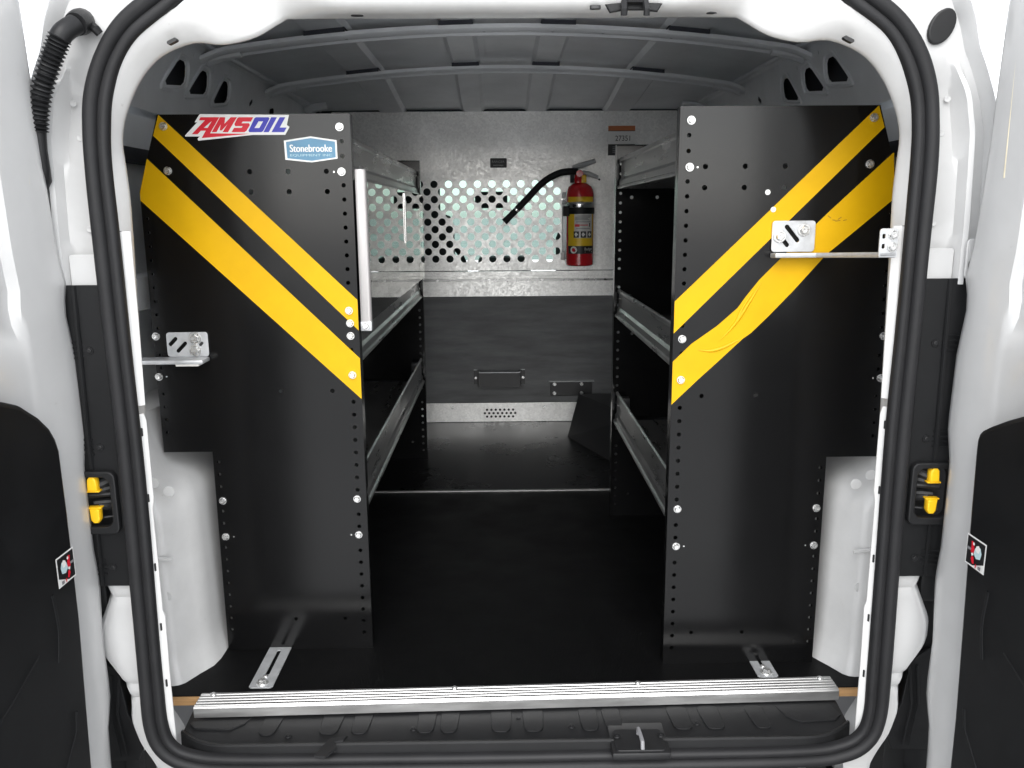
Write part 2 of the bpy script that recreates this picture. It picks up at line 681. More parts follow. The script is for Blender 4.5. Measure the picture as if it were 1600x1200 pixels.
# ---- door seal
half = [(0, 1.090), (.2, 1.085), (.33, 1.070), (.40, 1.048), (.44, 1.022), (.481, .992), (.508, .956), (.525, .914), (.532, .870),
        (.5345, .82), (.534, .74), (.533, .6), (.5315, .475), (.532, .35), (.5335, .225), (.535, .09), (.534, .02), (.521, -.016),
        (.488, -.036), (.42, -.044), (.2, -.046), (0, -.047)]
loop = half+[(-x, z) for x, z in half[-2:0:-1]]
path = smooth_path([(x, 0, z) for x, z in loop], 6, closed=True)
sp = [(-.0150, .0), (-.0155, -.007), (-.0130, -.0125), (-.0085, -.0138), (-.0045, -.0125), (-.0030, -.0085), (-.0010, -.0080),
      (.0005, -.0115), (.0035, -.0150), (.0085, -.0165), (.0135, -.0155), (.0165, -.0115), (.0170, .0)]
rows = []
K = len(path)
for i in range(K):
    t = (path[(i+1) % K]-path[(i-1) % K]).normalized()
    n = Vector((-t.z, 0, t.x))
    wv = 1+.02*math.sin(i*.37)
    rows.append([tuple(path[i]+n*a*wv+Vector((0, -.108+b, 0))) for a, b in sp])
MB().add(grid(rows, closed_v=True), RUB).obj('door_seal', van, smooth=50, recalc=True)

# ---- white inner frame round the opening (lofted between the seal and the inner edge)
Ah0 = [(0, 1.076), (.2, 1.071), (.32, 1.056), (.385, 1.034), (.415, 1.016), (.460, .990), (.488, .957), (.508, .920), (.5165, .880), (.5195, .833), (.519, .774),
      (.518, .707), (.517, .625), (.517, .35), (.519, .09), (.519, -.03)]
Ah = [(x+(.004 if z < .985 else 0), z+.003*(z > .9)) for x, z in Ah0]
Bh = [(0, 1.016), (.28, 1.016), (.305, 1.012), (.342, .993), (.385, .984), (.42, .987), (.454, .977), (.480, .961), (.503, .934), (.522, .897),
      (.531, .862), (.5295, .825), (.528, .784), (.529, .740), (.5325, .614), (.536, .48), (.541, .325), (.542, .19), (.541, -.03)]


def radial(pl, ang):
    cx, cz = 0, .5
    d = Vector((math.cos(ang), math.sin(ang)))
    best = None
    for (x0, z0), (x1, z1) in zip(pl, pl[1:]):
        a = Vector((x0-cx, z0-cz))
        e = Vector((x1-x0, z1-z0))
        den = d.x*e.y-d.y*e.x
        if abs(den) < 1e-9:
            continue
        t = (a.x*e.y-a.y*e.x)/den
        u = (a.x*d.y-a.y*d.x)/den
        if -1e-6 <= u <= 1+1e-6 and t > 0:
            best = t if best is None else min(best, t)
    return best


Af = [(-x, z) for x, z in Ah[::-1]]+Ah[1:]
Bf = [(-x, z) for x, z in Bh[::-1]]+Bh[1:]
Bs = [(x*.973, .76+(z-.76)*.973) for x, z in Bf]
sm = lambda pl: [(p.x, p.z) for p in smooth_path([(x, 0, z) for x, z in pl], 5)]
Af, Bf, Bs = sm(Af), sm(Bf), sm(Bs)
rows = []
a0, a1 = math.atan2(-.526, .5195), math.pi-math.atan2(-.526, .5195)
NA = 300
for i in range(NA+1):
    an = a0+(a1-a0)*i/NA
    ra, rb, rs = radial(Af, an), radial(Bf, an), radial(Bs, an)
    if ra is None or rb is None or rs is None:
        continue
    c, s_ = math.cos(an), math.sin(an)
    row = []
    up = max(0, s_)
    tt = max(0, min(1, (.62-abs(c)/max(.05, s_))/.22)) if s_ > 0 else 0
    tt = tt*tt*(3-2*tt)
    rb = rs+(rb-rs)*tt
    for k, yy, k2, y2 in ((0, -.112, 0, -.112), (.06, -.113, .3, -.1125), (.15, -.111, .6, -.112), (.30, -.108, .80, -.110), (.5, -.102, .93, -.105), (.75, -.093, 1.03, -.094),
                          (.93, -.086, 1.03, -.075), (1, -.082, 1.0, -.050), (1.0, -.077, 1.0, -.046)):
        r = ra+(rb-ra)*(k+(k2-k)*tt)
        yy = yy+(y2-yy)*tt
        row.append((r*c, yy, .5+r*s_))
    row.append(((rb+.016)*c, -.058+.023*tt, .5+(rb+.014)*s_))
    row.append(((rb+.055)*c, .0, .5+(rb+.055)*s_))
    row.append((max(-.635, min(.635, (rb+.19)*c)), .01, .5+(rb+.19)*s_))
    rows.append(row)
frame = MB().add(grid(rows), WHITE_IN).obj('door_frame', van, smooth=50, recalc=True)
# header slots and weld holes
for px, py, wd, ang in ((425, 22, .012, 3), (558, 24, .008, 3), (1180, 20, .012, -4), (1112, 20, .006, 0), (1325, 62, .010, -25), (270, 65, .009, 25), (930, 13, .006, 0)):
    if py < 30:
        q = at(px, py, 2, 1.0145)
        MB().add(fill(slot(q.x, q.y, wd, .008, ang), (), .004), SBLACK, XY(1.0155)).obj('frame_hole', frame)
    else:
        q = at(px, py, 1, -.104)
        MB().add(fill(slot(q.x, q.z, wd, .0045, ang), (), .008), SBLACK, XZ(-.104)).obj('frame_hole', frame)
# pillar flange strips with slots
for s in (-1, 1):
    out = [(s*.5135, -.035), (s*.530, -.035), (s*.530, .494), (s*.5145, .494), (s*.5125, .484), (s*.5125, .37), (s*.5145, .355), (s*.5145, .20), (s*.5125, .19), (s*.5135, .10)]
    tilt2 = lambda p: (p[0], -.1140-p[2]+.95*(.530-abs(p[0])), p[1])
    zs_ = (.468, .372, .268, .175, .085)
    fl = plate('pillar_flange', out, [slot(s*.5180, z, .010, .0024, 90) for z in zs_], 0, .0018, WHITE_IN, van, .0005, tf=tilt2)
    tilt = lambda y0: (lambda p: (p[0], y0-p[2]+.95*(.530-abs(p[0])), p[1]))
    plate('pillar_overlap', [(s*.5125, .505), (s*.530, .505), (s*.530, .742), (s*.5105, .742), (s*.5110, .62)], [], 0, .0014, WHITE_IN, van, .0005, tf=tilt(-.1128))
    for z in zs_:
        MB().add(fill(rrect(min(s*.5160, s*.5200), z-.008, max(s*.5160, s*.5200), z+.008, .001), (), .0004), SBLACK, lambda p: (p[0], -.1126-p[2]+.95*(.530-abs(p[0])), p[1])).obj('slot_backing', fl)
    MB().add(tube([(s*.521, -.1128, .742), (s*.5195, -.102, .742), (s*.519, -.074, .742)], .0010, 5), SGREY).obj('panel_joint', frame)
    MB().add(tube([(s*.522, -.1125, .520), (s*.5222, -.102, .520), (s*.5235, -.074, .520)], .0014, 5), WHITE_IN).obj('panel_joint', frame)
# upper striker
q = at(990, 15, 1, -.112)
st = MB()
st.add(fill([(q.x-.036, q.z+.006), (q.x-.030, q.z-.004), (q.x-.012, q.z-.001), (q.x+.012, q.z-.001), (q.x+.030, q.z-.003), (q.x+.036, q.z+.007),
             (q.x+.014, q.z+.008), (q.x+.011, q.z+.013), (q.x-.011, q.z+.013), (q.x-.015, q.z+.008)], (), .006, .0015), PLAST, XZ(-.112))
st.add(tube([(q.x-.013, -.120, q.z+.010), (q.x-.014, -.128, q.z-.004), (q.x-.014, -.126, q.z-.010)], .0042, 8), PLAST2)
st.add(tube([(q.x+.013, -.120, q.z+.010), (q.x+.014, -.128, q.z-.004), (q.x+.014, -.126, q.z-.010)], .0042, 8), PLAST2)
st.add(tube([(q.x-.013, -.121, q.z+.009), (q.x+.013, -.121, q.z+.009)], .0042, 8), PLAST2)
st.obj('upper_striker', van)

# ---- jambs outside the seal
seal_out = [(-.2, .53), (-.07, .512), (-.043, .52), (-.02, .535), (.02, .545), (.1, .546), (.7, .546), (.81, .546), (.858, .545), (.903, .541), (.949, .528), (.990, .503), (1.021, .468), (1.06, .41)]
for s in (-1, 1):
    xo = [(.60, .638), (.74, .640), (.86, .634), (.905, .622), (.94, .608), (.965, .596), (1.0, .588), (1.05, .57), (1.1, .55)]
    yp = [(0, -.102), (.06, -.1085), (.10, -.109), (.14, -.100), (.30, -.090), (.50, -.088), (.56, -.092), (.60, -.110), (.66, -.112), (.70, -.104), (.73, -.099),
          (.85, -.098), (.90, -.112), (.94, -.118), (.98, -.114), (1.0, -.100)]
    rows = []
    for i in range(45):
        z = .664+(1.10-.664)*i/44
        fl_ = max(0, min(1, (z-.915)/.04))
        a, b = lerp(seal_out, z)-.012, lerp(xo, z)
        row = [(s*(a+(b-a)*t), (yy-.004*math.sin(z*31+t*5)*(.2 < t < .55))*(1-fl_*(t < .9))-.097*fl_*(t < .9), z) for t, yy in yp]
        row.append((s*(b+.004), .06, z))
        row.append((s*(.70-.10*max(0, z-.9)/.2), .29, z))
        rows.append(row)
    jb = MB().add(grid(rows), WHITE).obj('door_jamb', van, smooth=40, recalc=True)
    # folded lower tab
    MB().add(fill(rrect(s*.625 if s < 0 else .598, .672, -.598 if s < 0 else .625, .725, .006), [slot(s*.604, .690, .006, .004, 90)], .003, .001), WHITE, XZ(-.121)).obj('hinge_tab', jb)
    MB().add(fill(rrect(s*.592 if s < 0 else .557, .668, -.557 if s < 0 else .592, .712, .004), [], .003, .001), WHITE, XZ(-.101)).obj('jamb_patch', jb)
    for x, z in ((.570, .905), (.566, .862), (.572, .80), (.566, .745), (.575, .70)):
        MB().add(lathe([(.0045, 0), (.004, .0006), (.002, .0002), (.0001, 0)], 0, 0, 12), WHITE, (lambda X, Z: (lambda p: (X+p[0], -.0905-p[2], Z+p[1])))(s*x, z)).obj('spot_weld', jb)

    # black jamb trim
    tr = MB()
    poly = [(.538, .243), (.628, .243), (.63, .30), (.63, .672), (.538, .672)]
    hole = rrect(.5625, .334, .609, .407, .012)
    tr.add(fill([(s*x, z) for x, z in poly], [[(s*x, z) for x, z in hole]], .004, .001), PLAST, XZ(-.108))
    trim = tr.obj('jamb_trim', van)
    MB().add(tube([(s*.590, -.112, .245), (s*.590, -.113, .326)], .0025, 6), PLAST).obj('trim_rib', trim)
    MB().add(tube([(s*.588, -.110, .415), (s*.588, -.1125, .44), (s*.586, -.1125, .62), (s*.586, -.110, .671)], .0030, 6), PLAST).obj('trim_rib', trim)
    for z in (.584, .449, .272):
        bolt(BSCREW, 'screw', (s*.574, -.110, z), trim)
        for k in (-.010, -.003, .004, .011):
            MB().add(tube([(s*.583, -.1105, z+k), (s*.600, -.1115, z+k), (s*.626, -.1105, z+k-.006)], .0016, 5), PLAST).obj('trim_clip_rib', trim)
    # check-strap housing with yellow clips
    hz = MB()
    hz.add(fill([(s*x, z) for x, z in rrect(.5545, .325, .620, .4165, .010)], [[(s*x, z) for x, z in rrect(.563, .336, .609, .408, .011)]], .012, .002), PLAST2, XZ(-.114))
    hs_ = hz.obj('door_check_housing', van)
    box('housing_back', s*.548, s*.66, -.078, -.070, .30, .44, SBLACK, hs_)
    for k, (x0, z0, x1, z1, r) in enumerate(((.566, .398, .584, .392, .0065), (.566, .386, .590, .383, .0055), (.566, .376, .602, .377, .0045), (.566, .364, .594, .366, .0050),
                                             (.570, .356, .588, .362, .0055), (.566, .343, .604, .341, .0025))):
        MB().add(tube([(s*x0, -.092, z0), (s*(x0+x1)/2, -.100, (z0+z1)/2+.001), (s*x1, -.104, z1)], [r*.8, r, r*.9], 8), PLAST2).obj('check_link', hs_)
    for z, sg in ((.398, 1), (.351, -1)):
        pts = [(s*.5815, z-.0105*sg), (s*.5955, z-.0105*sg), (s*.5945, z+.006*sg), (s*.591, z+.0105*sg), (s*.585, z+.0105*sg), (s*.5815, z+.005*sg)]
        yc = MB().add(fill(pts, (), .012, .0025), YCLIP, XZ(-.112))
        yc.add(boxvf(min(s*.5795, s*.5985), max(s*.5795, s*.5985), -.116, -.106, z-.0115*sg-.001, z-.0115*sg+.001, .0005), YCLIP)
        yc.obj('yellow_clip', hs_)

    # lower white body corner
    lo = [(-.22, .535), (-.07, .548), (-.045, .560), (-.02, .574), (.018, .584), (.04, .581), (.062, .580), (.070, .584), (.085, .588), (.112, .606), (.13, .617), (.165, .617), (.20, .602), (.224, .592),
          (.230, .598), (.252, .599)]
    rows = []
    for i in range(60):
        z = -.2+.451*i/59
        a, b = lerp(seal_out, z)-.012, sum(lerp(lo, z+.003*k_) for k_ in range(-3, 4))/7
        bulge = .007*math.exp(-((z-.14)/.055)**2)+.004
        ring = .004*(1 if (.058 < z < .066 or .076 < z < .084 or .218 < z < .224) else 0)
        row = []
        for t in (0, .1, .25, .4, .55, .7, .82, .92, .98, 1.0):
            row.append((s*(a+(b-a)*t), -.098-bulge*math.sin(math.pi*min(1, t*1.02))**.7+ring+.012*max(0, t-.85)/.15, z))
        row.append((s*b, .02, z))
        rows.append(row)
    MB().add(grid(rows), WHITE).obj('lower_body_corner', van, smooth=50, recalc=True)
    box('bumper_end_trim', s*.61, s*.72, -.066, .0, -.26, .245, PLAST, van, .004)
    # angled black filler behind the lower corner
    MB().add(fill([(s*x, z) for x, z in ((.583, -.06), (.572, -.035), (.592, .02), (.600, .09), (.628, .112), (.66, .11), (.66, -.06))], (), .006, .001), PLAST, XZ(-.076)).obj('bumper_corner_trim', van)
    for k in range(2):
        MB().add(tube([(s*(.597+.012*k), -.081, .085), (s*(.606+.010*k), -.082, .02), (s*(.598+.01*k), -.082, -.05)], .0022, 6), PLAST).obj('bumper_corner_rib', van)
    box('tail_lamp_back', s*.600, s*.66, -.086, -.06, .19, .245, PLAST, van, .006)

# bumper
MB().add(boxvf(-.70, .70, -.24, -.128, -.34, -.085, .02), PLAST).obj('rear_bumper', van)

# black oval plug (right) ---------------------------------------------------
pl = [(math.cos(R_(i*15))*.0155, math.sin(R_(i*15))*.0235) for i in range(24)]
pl = [(x*math.cos(R_(-28))-y*math.sin(R_(-28))+.549, x*math.sin(R_(-28))+y*math.cos(R_(-28))+.9925) for x, y in pl]
MB().add(fill(pl, (), .007, .002), PLAST2, XZ(-.0995)).obj('body_plug', van)

# corrugated cable boot (left) ----------------------------------------------
bp = [at(118, 38, 1, -.125), at(98, 52, 1, -.14), at(87, 75, 1, -.142), at(76, 105, 1, -.140), at(66, 140, 1, -.138), at(61, 175, 1, -.136), at(60, 205, 1, -.134)]
pp = smooth_path(bp, 24)
rad = []
for i, p in enumerate(pp):
    t = i/(len(pp)-1)
    rad.append(.0125 if t < .22 else (.0125-.0025*(t-.22))+.0019*math.sin((i-32)*math.pi*2/5.2))
boot = MB().add(tube(pp, rad, 16), PLAST2).obj('cable_boot', van, smooth=60)
MB().add(tube([at(128, 33, 1, -.10), at(124, 35, 1, -.115), at(118, 38, 1, -.125)], [.0155, .0155, .0138], 16), PLAST2).obj('boot_collar', boot)
MB().add(tube([at(143, 40, 1, -.108), at(150, 46, 1, -.112), at(156, 53, 1, -.110)], [.006, .006, .005], 8), PLAST).obj('boot_tab', boot)
MB().add(tube([at(60, 203, 1, -.134), at(63, 235, 1, -.132), at(68, 262, 1, -.130), at(71, 282, 1, -.122), at(68, 298, 1, -.112)], [.0090, .0082, .0078, .0078, .004], 12), PLAST2).obj('boot_sleeve', boot)

# ---- interior shell
def roofz(x, y=0.):
    w_ = max(0, min(1, (y-1.22)/.56))
    w_ = w_*w_*(3-2*w_)
    return (1-w_)*(1.178-.12*x*x)+w_*(1.122-.01*x*x)


def roof():
    xs = [-.70+1.40*i/140 for i in range(141)]
    ys = [-.02, .15, .3, .5, .66, .74, .95, 1.16, 1.24, 1.32, 1.4, 1.48, 1.56, 1.64, 1.72, 1.8, 2.1]
    rows = []
    for yy in ys:
        row = []
        for x in xs:
            g = 0
            for c, hw in ((-.39, .05), (-.11, .042), (.11, .042), (.39, .05)):
                d = abs(abs(x-c)-0)
                g = max(g, min(1, max(0, (hw-d)/.010)))
            row.append((x, yy, roofz(x, yy)-.010*g))
        rows.append(row)
    o = MB().add(grid(rows), GREY).obj('roof_panel', van, smooth=25)
    # outer roof skin keeps daylight out
    rows = [[(x, yy, roofz(x)+.03) for x in xs[::10]] for yy in (-.1, 2.3)]
    MB().add(grid(rows), WHITE).obj('roof_skin', van)
    return o


roof()
for Y, hw in ((.70, .036), (1.20, .034)):
    xs = [-.668+1.336*i/60 for i in range(61)]
    sec = [(-hw, .012), (-hw, .004), (-hw+.006, 0), (-hw+.016, -.001), (-hw+.021, .004), (hw-.021, .004), (hw-.016, -.001), (hw-.006, 0), (hw, .004), (hw, .012)]
    rows = [[(x, Y+a, roofz(x)-.030+b-.25*max(0, abs(x)-.615)) for a, b in sec] for x in xs]
    bow = MB().add(grid(rows, closed_u=True), GREY).obj('roof_bow', van, smooth=40, recalc=True)
    for c, wd in ((-.39, .088), (-.11, .074), (.11, .074), (.39, .088)):
        xx = [c-wd/2+wd*i/6 for i in range(7)]
        rows = [[(x, Y-hw-.003, roofz(x)-.019), (x, Y-hw-.003, roofz(x)-.0095), (x, Y+hw-.002, roofz(x)-.0095), (x, Y+hw-.002, roofz(x)-.019)] for x in xx]
        MB().add(grid(rows, closed_u=True), PAD).obj('sealant_pad', bow)
    for x in (-.35, -.05, .1, .21, .36):
        ov = circ(x, Y, .004, 8)
        MB().add(fill(ov, (), .002), SBLACK, lambda p, x=x: (p[0], p[1], roofz(x)-.0258+p[2])).obj('bow_hole', bow)
# rear header inner panel behind the frame
rows = []
for i in range(41):
    x = -.62+1.24*i/40
    rows.append([(x, -.035, 1.03-.10*max(0, abs(x)-.3)), (x, .03, roofz(x)-.050), (x, .06, roofz(x)-.032), (x, .10, roofz(x)-.034), (x, .115, roofz(x)-.004)])
MB().add(grid(rows), GREY).obj('rear_header_panel', van, smooth=40)

for s in (-1, 1):
    # outer side wall, with a shallow corrugation
    rows = []
    for i in range(14):
        z = -.05+1.25*i/13
        rows.append([(s*(.745-.06*max(0, z-.85)/.3-.03*max(0, z-1.05)/.15), yy, z) for yy in (.285, .3, .6, .9, 1.2, 1.5, 1.9)])
    sw = MB().add(grid(rows), GREY).obj('side_wall', van)
    # inner side wall (below the rail), mid beam
    box('wall_lining', s*.690, s*.698, .09, 1.80, .36, .945, GREY, van)
    box('wall_beam', s*.655, s*.689, .05, 1.80, .855, .880, GREY_D, van, .004)
    box('wall_beam', s*.640, s*.689, .02, 1.80, .60, .66, GREY, van, .008)
    # upper rail with three openings
    hl, rims = [], []
    for (yf_, yt, yn) in ((.588, .563, .489), (.718, .694, .617), (.860, .838, .768)):
        hl.append([(yn-.002, 1.021), (yn+.006, 1.014), (yf_-.016, 1.024), (yf_-.002, 1.032), (yf_+.004, 1.045), (yf_+.003, 1.064), (yf_-.006, 1.072), (yt-.006, 1.072), (yt-.022, 1.064)])
    for (yy, zz) in ((.63, 1.093), (.70, 1.090), (.55, 1.100), (.76, 1.083)):
        hl.append(slot(yy, zz, .008, .003, 70))
    hl.append(slot(1.05, 1.05, .02, .012, 30))
    hl.append(slot(1.25, 1.05, .03, .02, 10))
    mb = MB()
    vf = fill([(.09, .955), (1.80, .955), (1.80, 1.112), (.09, 1.112)], hl, .002)
    tf = lambda p: (s*(.672-.14*max(0, p[1]-1.0)-.10*min(0, p[1]-1.0)+p[2]), p[0], p[1])
    rail = mb.add(vf, GREY, tf).obj('side_rail', van)
    for h in hl[:3]:
        c = Vector((sum(p[0] for p in h)/len(h), sum(p[1] for p in h)/len(h)))
        ring = [(c.x+(p[0]-c.x)*1.26, c.y+(p[1]-c.y)*1.32) for p in h]
        pts = smooth_path([Vector(tf((a, b, 0)))-Vector((s*.002, 0, 0)) for a, b in ring], 4, closed=True)
        MB().add(tube(pts+[pts[0]], .0036, 6, False), GREY).obj('opening_rim', rail)
    MB().add(grid([[(s*(.690-.14*max(0, z-1.0)), yy, z) for z in (.985, 1.0, 1.10)] for yy in (.44, 1.4)]), GREY_D).obj('cavity_shade_sheet', rail)  # dark sheet behind the openings, its colour stands for the shade inside
    rows = [[(s*.6565, yy, 1.110), (s*.645, yy, 1.124), (s*.60, yy, 1.1335)] for yy in (.09, .9, 1.8)]
    MB().add(grid(rows), GREY).obj('roof_gutter', van)
    MB().add(tube([(s*.64, .09, 1.119), (s*.64, 1.8, 1.119)], .006, 8), GREY).obj('roof_flange', van)
    # ribs between rail and roof at the bows
    for Y in (.70, 1.20, 1.62):
        MB().add(tube([(s*.58, Y, 1.112), (s*.62, Y, 1.106), (s*.652, Y, 1.098)], [.012, .014, .012], 8), GREY).obj('bow_bracket', van)

# ---- wheel arches
for s in (-1, 1):
    ZT = .435
    capz = [(0, .81), (.594, .81), (.612, 1.0), (.8, 1.0)]
    rows = []
    # plan outline (|x|, y) of the arch foot, going from wall behind round the rear corner to the front
    plan = [(.70, .040), (.655, .038), (.600, .040), (.574, .0405), (.566, .043), (.559, .049), (.545, .077), (.538, .089), (.531, .102), (.527, .125), (.526, .2), (.526, .55), (.53, .66), (.545, .72), (.60, .75), (.70, .76)]
    N = 16
    for i in range(N+1):
        t = i/N
        if t < .75:
            z = -.002+(ZT-.09)*t/.75
            ins = .0+.010*(t/.75)
            if i == 0:
                ins = -.012
            if i == 1:
                ins = -.004
        else:
            a = (t-.75)/.25*math.pi/2
            z = ZT-.09+.09*math.sin(a)
            ins = .010+.085*(1-math.cos(a))
        row = []
        for x, yy in plan:
            cy = .40
            k = 1-ins/.36
            row.append((s*(x+ins*(1 if x < .69 else 0)*(.70-x)/.174), cy+(yy-cy)*k, z*lerp(capz, x+ins*(.70-x)/.174) if z > 0 else z))
        rows.append(row)
    v, f = grid(rows)
    top = [len(v)-len(plan)+j for j in range(len(plan))]
    f.append(top)
    arch = MB().add((v, f), WHITE_IN).obj('wheel_arch', van, smooth=60, recalc=True)
    MB().add(tube([(s*(x-.004 if x < .69 else x), yy-.004, .003) for x, yy in plan[1:10]], .0035, 6), WHITE_IN).obj('foot_seam', arch)
    for x, z in ((.575, .345), (.552, .33), (.572, .15)):
        MB().add(lathe([(.009, 0), (.0085, .001), (.006, .0014), (.0001, .0012)], 0, 0, 14), WHITE_IN, (lambda X, Z: (lambda p: (X+p[0], .050-p[2], Z+p[1])))(s*x, z)).obj('stamped_dimple', arch)
    MB().add(tube([(s*.555, .047, .215), (s*.60, .040, .222), (s*.66, .040, .222)], .0035, 6), WHITE_IN).obj('weld_seam', arch)

# ---- rear doors
def door(s, dy):
    prof = [(.705, -.10), (.640, -.096), (.614, -.099), (.602, -.104), (.596, -.111), (.594, -.121), (.5945, -.140), (.597, -.162), (.600, -.180), (.602, -.194), (.604, -.204), (.606, -.210),
            (.607, -.30), (.604, -.45), (.604, -.70), (.615, -.74), (.66, -.755), (.705, -.74)]
    wob = [(-.3, -.03), (-.03, -.026), (.045, -.020), (.058, -.006), (.1, -.004), (.16, -.008), (.25, .003), (.30, -.004), (.42, -.005), (.47, .010), (.57, .006), (.645, -.010), (.668, .004), (.72, -.012), (.84, -.024), (.92, -.028), (1.0, -.033), (1.15, -.05)]
    rows = []
    n = 70
    for i in range(n+1):
        z = -.30+1.45*i/n
        d = lerp(wob, z)+dy
        row = []
        for x, yy in prof:
            k = max(0, min(1, (yy+.30)/.2))
            rec = 0
            if z > .60 and yy < -.205:
                rec = .010*min(1, (z-.60)/.04)
            row.append((s*(x+rec*(x < .61)), yy+d*k, z))
        rows.append(row)
    v, f = grid(rows, closed_u=True)
    L = len(prof)
    f += [list(range(L)), [len(v)-L+j for j in range(L)]]
    o = MB().add((v, f), WHITE).obj('rear_door', van, smooth=45, recalc=True)
    # black trim panel
    cur = [(-.196, -.30), (-.212, .02), (-.204, .148), (-.198, .238), (-.197, .39), (-.1985, .470), (-.204, .487), (-.215, .504), (-.236, .523), (-.271, .546), (-.309, .560), (-.38, .570), (-.68, .575), (-.68, -.30)]
    cur = [(a+dy, b) for a, b in cur]
    if s > 0:
        cur = [(-.240, -.30), (-.236, .10), (-.221, .382), (-.218, .466), (-.2185, .478), (-.222, .487), (-.228, .493), (-.240, .50), (-.27, .515), (-.307, .531), (-.36, .545), (-.50, .555), (-.68, .555), (-.68, -.30)]
    mb = MB().add(fill(cur, (), .024, .007), PLAST, lambda p: (s*(.592-p[2]), p[0], p[1]))
    tp = mb.obj('trim_panel', o, smooth=50)
    X = s*.5830
    for pts in ([(-.24, .10), (-.285, .055), (-.36, -.02), (-.5, -.12)], [(-.235, .125), (-.24, .10)], [(-.26, .21), (-.252, .25), (-.257, .30)], [(-.30, .24), (-.42, .20), (-.60, .19)]):
        MB().add(tube(smooth_path([(X, a+dy, b) for a, b in pts], 5), .0042, 10), PLAST).obj('moulded_ridge', tp)
    # warning sticker
    y0, y1, z0, z1 = (-.243, -.200, .301, .341) if s < 0 else (-.268, -.2255, .316, .356)
    sx = .5793
    mb = MB()
    tfs = lambda k: (lambda p: (s*(sx-.0004*k), y0+(y1-y0)*p[0], z0+(z1-z0)*p[1]))
    # u runs towards the hinge
    mb.add(fill([(0, 0), (1, 0), (1, 1), (0, 1)], (), 0), SWHITE, tfs(1))
    mb.add(fill([(.05, .05), (.05, .30), (.28, .20), (.60, .06), (.95, .05), (.95, .95), (.05, .95)], (), 0), SBLACK, tfs(2))
    mb.add(fill([(.95, .50), (.70, .52), (.70, .60), (.95, .60)], (), 0), SGREY, tfs(3))
    mb.add(fill([(.62, .45), (.52, .50), (.56, .70), (.62, .86), (.72, .84), (.70, .62), (.72, .48)], (), 0), SRED, tfs(4))
    mb.add(fill([(.58, .12), (.50, .16), (.54, .36), (.64, .38), (.68, .26)], (), 0), SRED, tfs(4))
    mb.add(fill([(.40, .36), (.20, .42), (.15, .62), (.22, .78), (.38, .80), (.50, .66), (.54, .48)], (), 0), SCYAN, tfs(5))
    mb.add(fill([(.36, .58), (.26, .60), (.22, .74), (.30, .84), (.42, .78), (.46, .64)], (), 0), SWHITE, tfs(6))
    mb.add(circv(.56, .80, .05), SWHITE, tfs(6))
    mb.add(fill([(.62, .38), (.52, .44), (.56, .50), (.66, .46)], (), 0), SWHITE, tfs(6))
    mb.add(fill([(.40, .06), (.36, .06), (.34, .20), (.40, .20)], (), 0), SRED, tfs(6))
    mb.add(fill([(.26, .08), (.12, .08), (.12, .20), (.26, .18)], (), 0), SGREY, tfs(6))
    mb.obj('warning_sticker', o, smooth=0)
    # cream sealant bead near the hinge edge, high up
    MB().add(tube([(s*.5975, -.168+dy, z) for z in (.80, .84, .88, .92, .95)], .0016, 6), SEALANT).obj('sealant_bead', o)
    return o


def circv(x, y, r, n=12):
    return [(a, b, 0) for a, b in circ(x, y, r, n)], [list(range(n))]


door(-1, 0)
door(1, -.022)

# ---- cab seen through the perforations
box('cab_floor', -.72, .72, 1.86, 3.3, -.06, -.03, FLOOR, van)
for s in (-1, 1):
    mb = MB()
    mb.add(boxvf(s*.37-.23, s*.37+.23, 2.15, 2.62, .02, .18, .05), SEATF)
    o = mb.obj('cab_seat', van)
    MB().add(boxvf(s*.42-.22, s*.42+.22, 2.03, 2.16, .17, .77 if s < 0 else .72, .05), SEATF).obj('seat_backrest', o)
    MB().add(boxvf(s*.37-.12, s*.37+.12, 2.02, 2.10, .74, .90, .035), SEATF).obj('headrest', o)
    for k in (-.05, .05):
        MB().add(tube([(s*.37+k, 2.06, .68), (s*.37+k, 2.06, .76)], .007, 6), CHROME).obj('headrest_post', o)
    # cab side with door window
    out = [(1.86, -.10), (3.3, -.10), (3.3, .52), (2.75, 1.20), (1.86, 1.20)]
    win = [(2.0, .58), (3.05, .55), (2.62, 1.06), (2.0, 1.08)]
    MB().add(fill(out, [win], .04), WHITE_IN, YZ(s*.74)).obj('cab_side', van)
    MB().add(fill(win, (), .004), GLASS, YZ(s*.74)).obj('side_glass', van)
mb = MB().add(boxvf(-.72, .72, 2.95, 3.32, .0, .46, .04), DASH)
dash = mb.obj('dashboard', van)
MB().add(boxvf(-.13, .13, 2.9, 3.0, .2, .56, .02), DASH).obj('centre_console', dash)
pts = [(-.37+.18*math.cos(R_(a)), 2.80-.05*math.sin(R_(a)), .50+.17*math.sin(R_(a))) for a in range(0, 361, 15)]
sw = MB().add(tube(pts, .013, 8, False), SEATF).obj('steering_wheel', van)
MB().add(tube([(-.37, 2.80, .50), (-.37, 3.0, .42)], .03, 8), DASH).obj('steering_column', sw)
for a in (0, 180, 270):
    MB().add(tube([(-.37, 2.80, .50), (-.37+.17*math.cos(R_(a)), 2.80-.05*math.sin(R_(a)), .50+.16*math.sin(R_(a)))], .012, 6), SGREY).obj('wheel_spoke', sw)
rows = [[(x, 3.34-.22*(x/.72)**2*0-.6*t, .52+.66*t) for x in (-.72, 0, .72)] for t in (0, .5, 1)]
MB().add(grid(rows), GLASS).obj('windscreen', van)
MB().add(boxvf(-.72, .72, 2.12, 2.76, 1.17, 1.21, .01), GREY).obj('cab_roof', van)
MB().add(boxvf(-.135, .015, 2.68, 2.72, .79, .865, .02), SEATF).obj('rear_view_mirror', van)
MB().add(boxvf(-.70, .70, 3.36, 4.1, .0, .44, .08), WHITE).obj('bonnet', van)
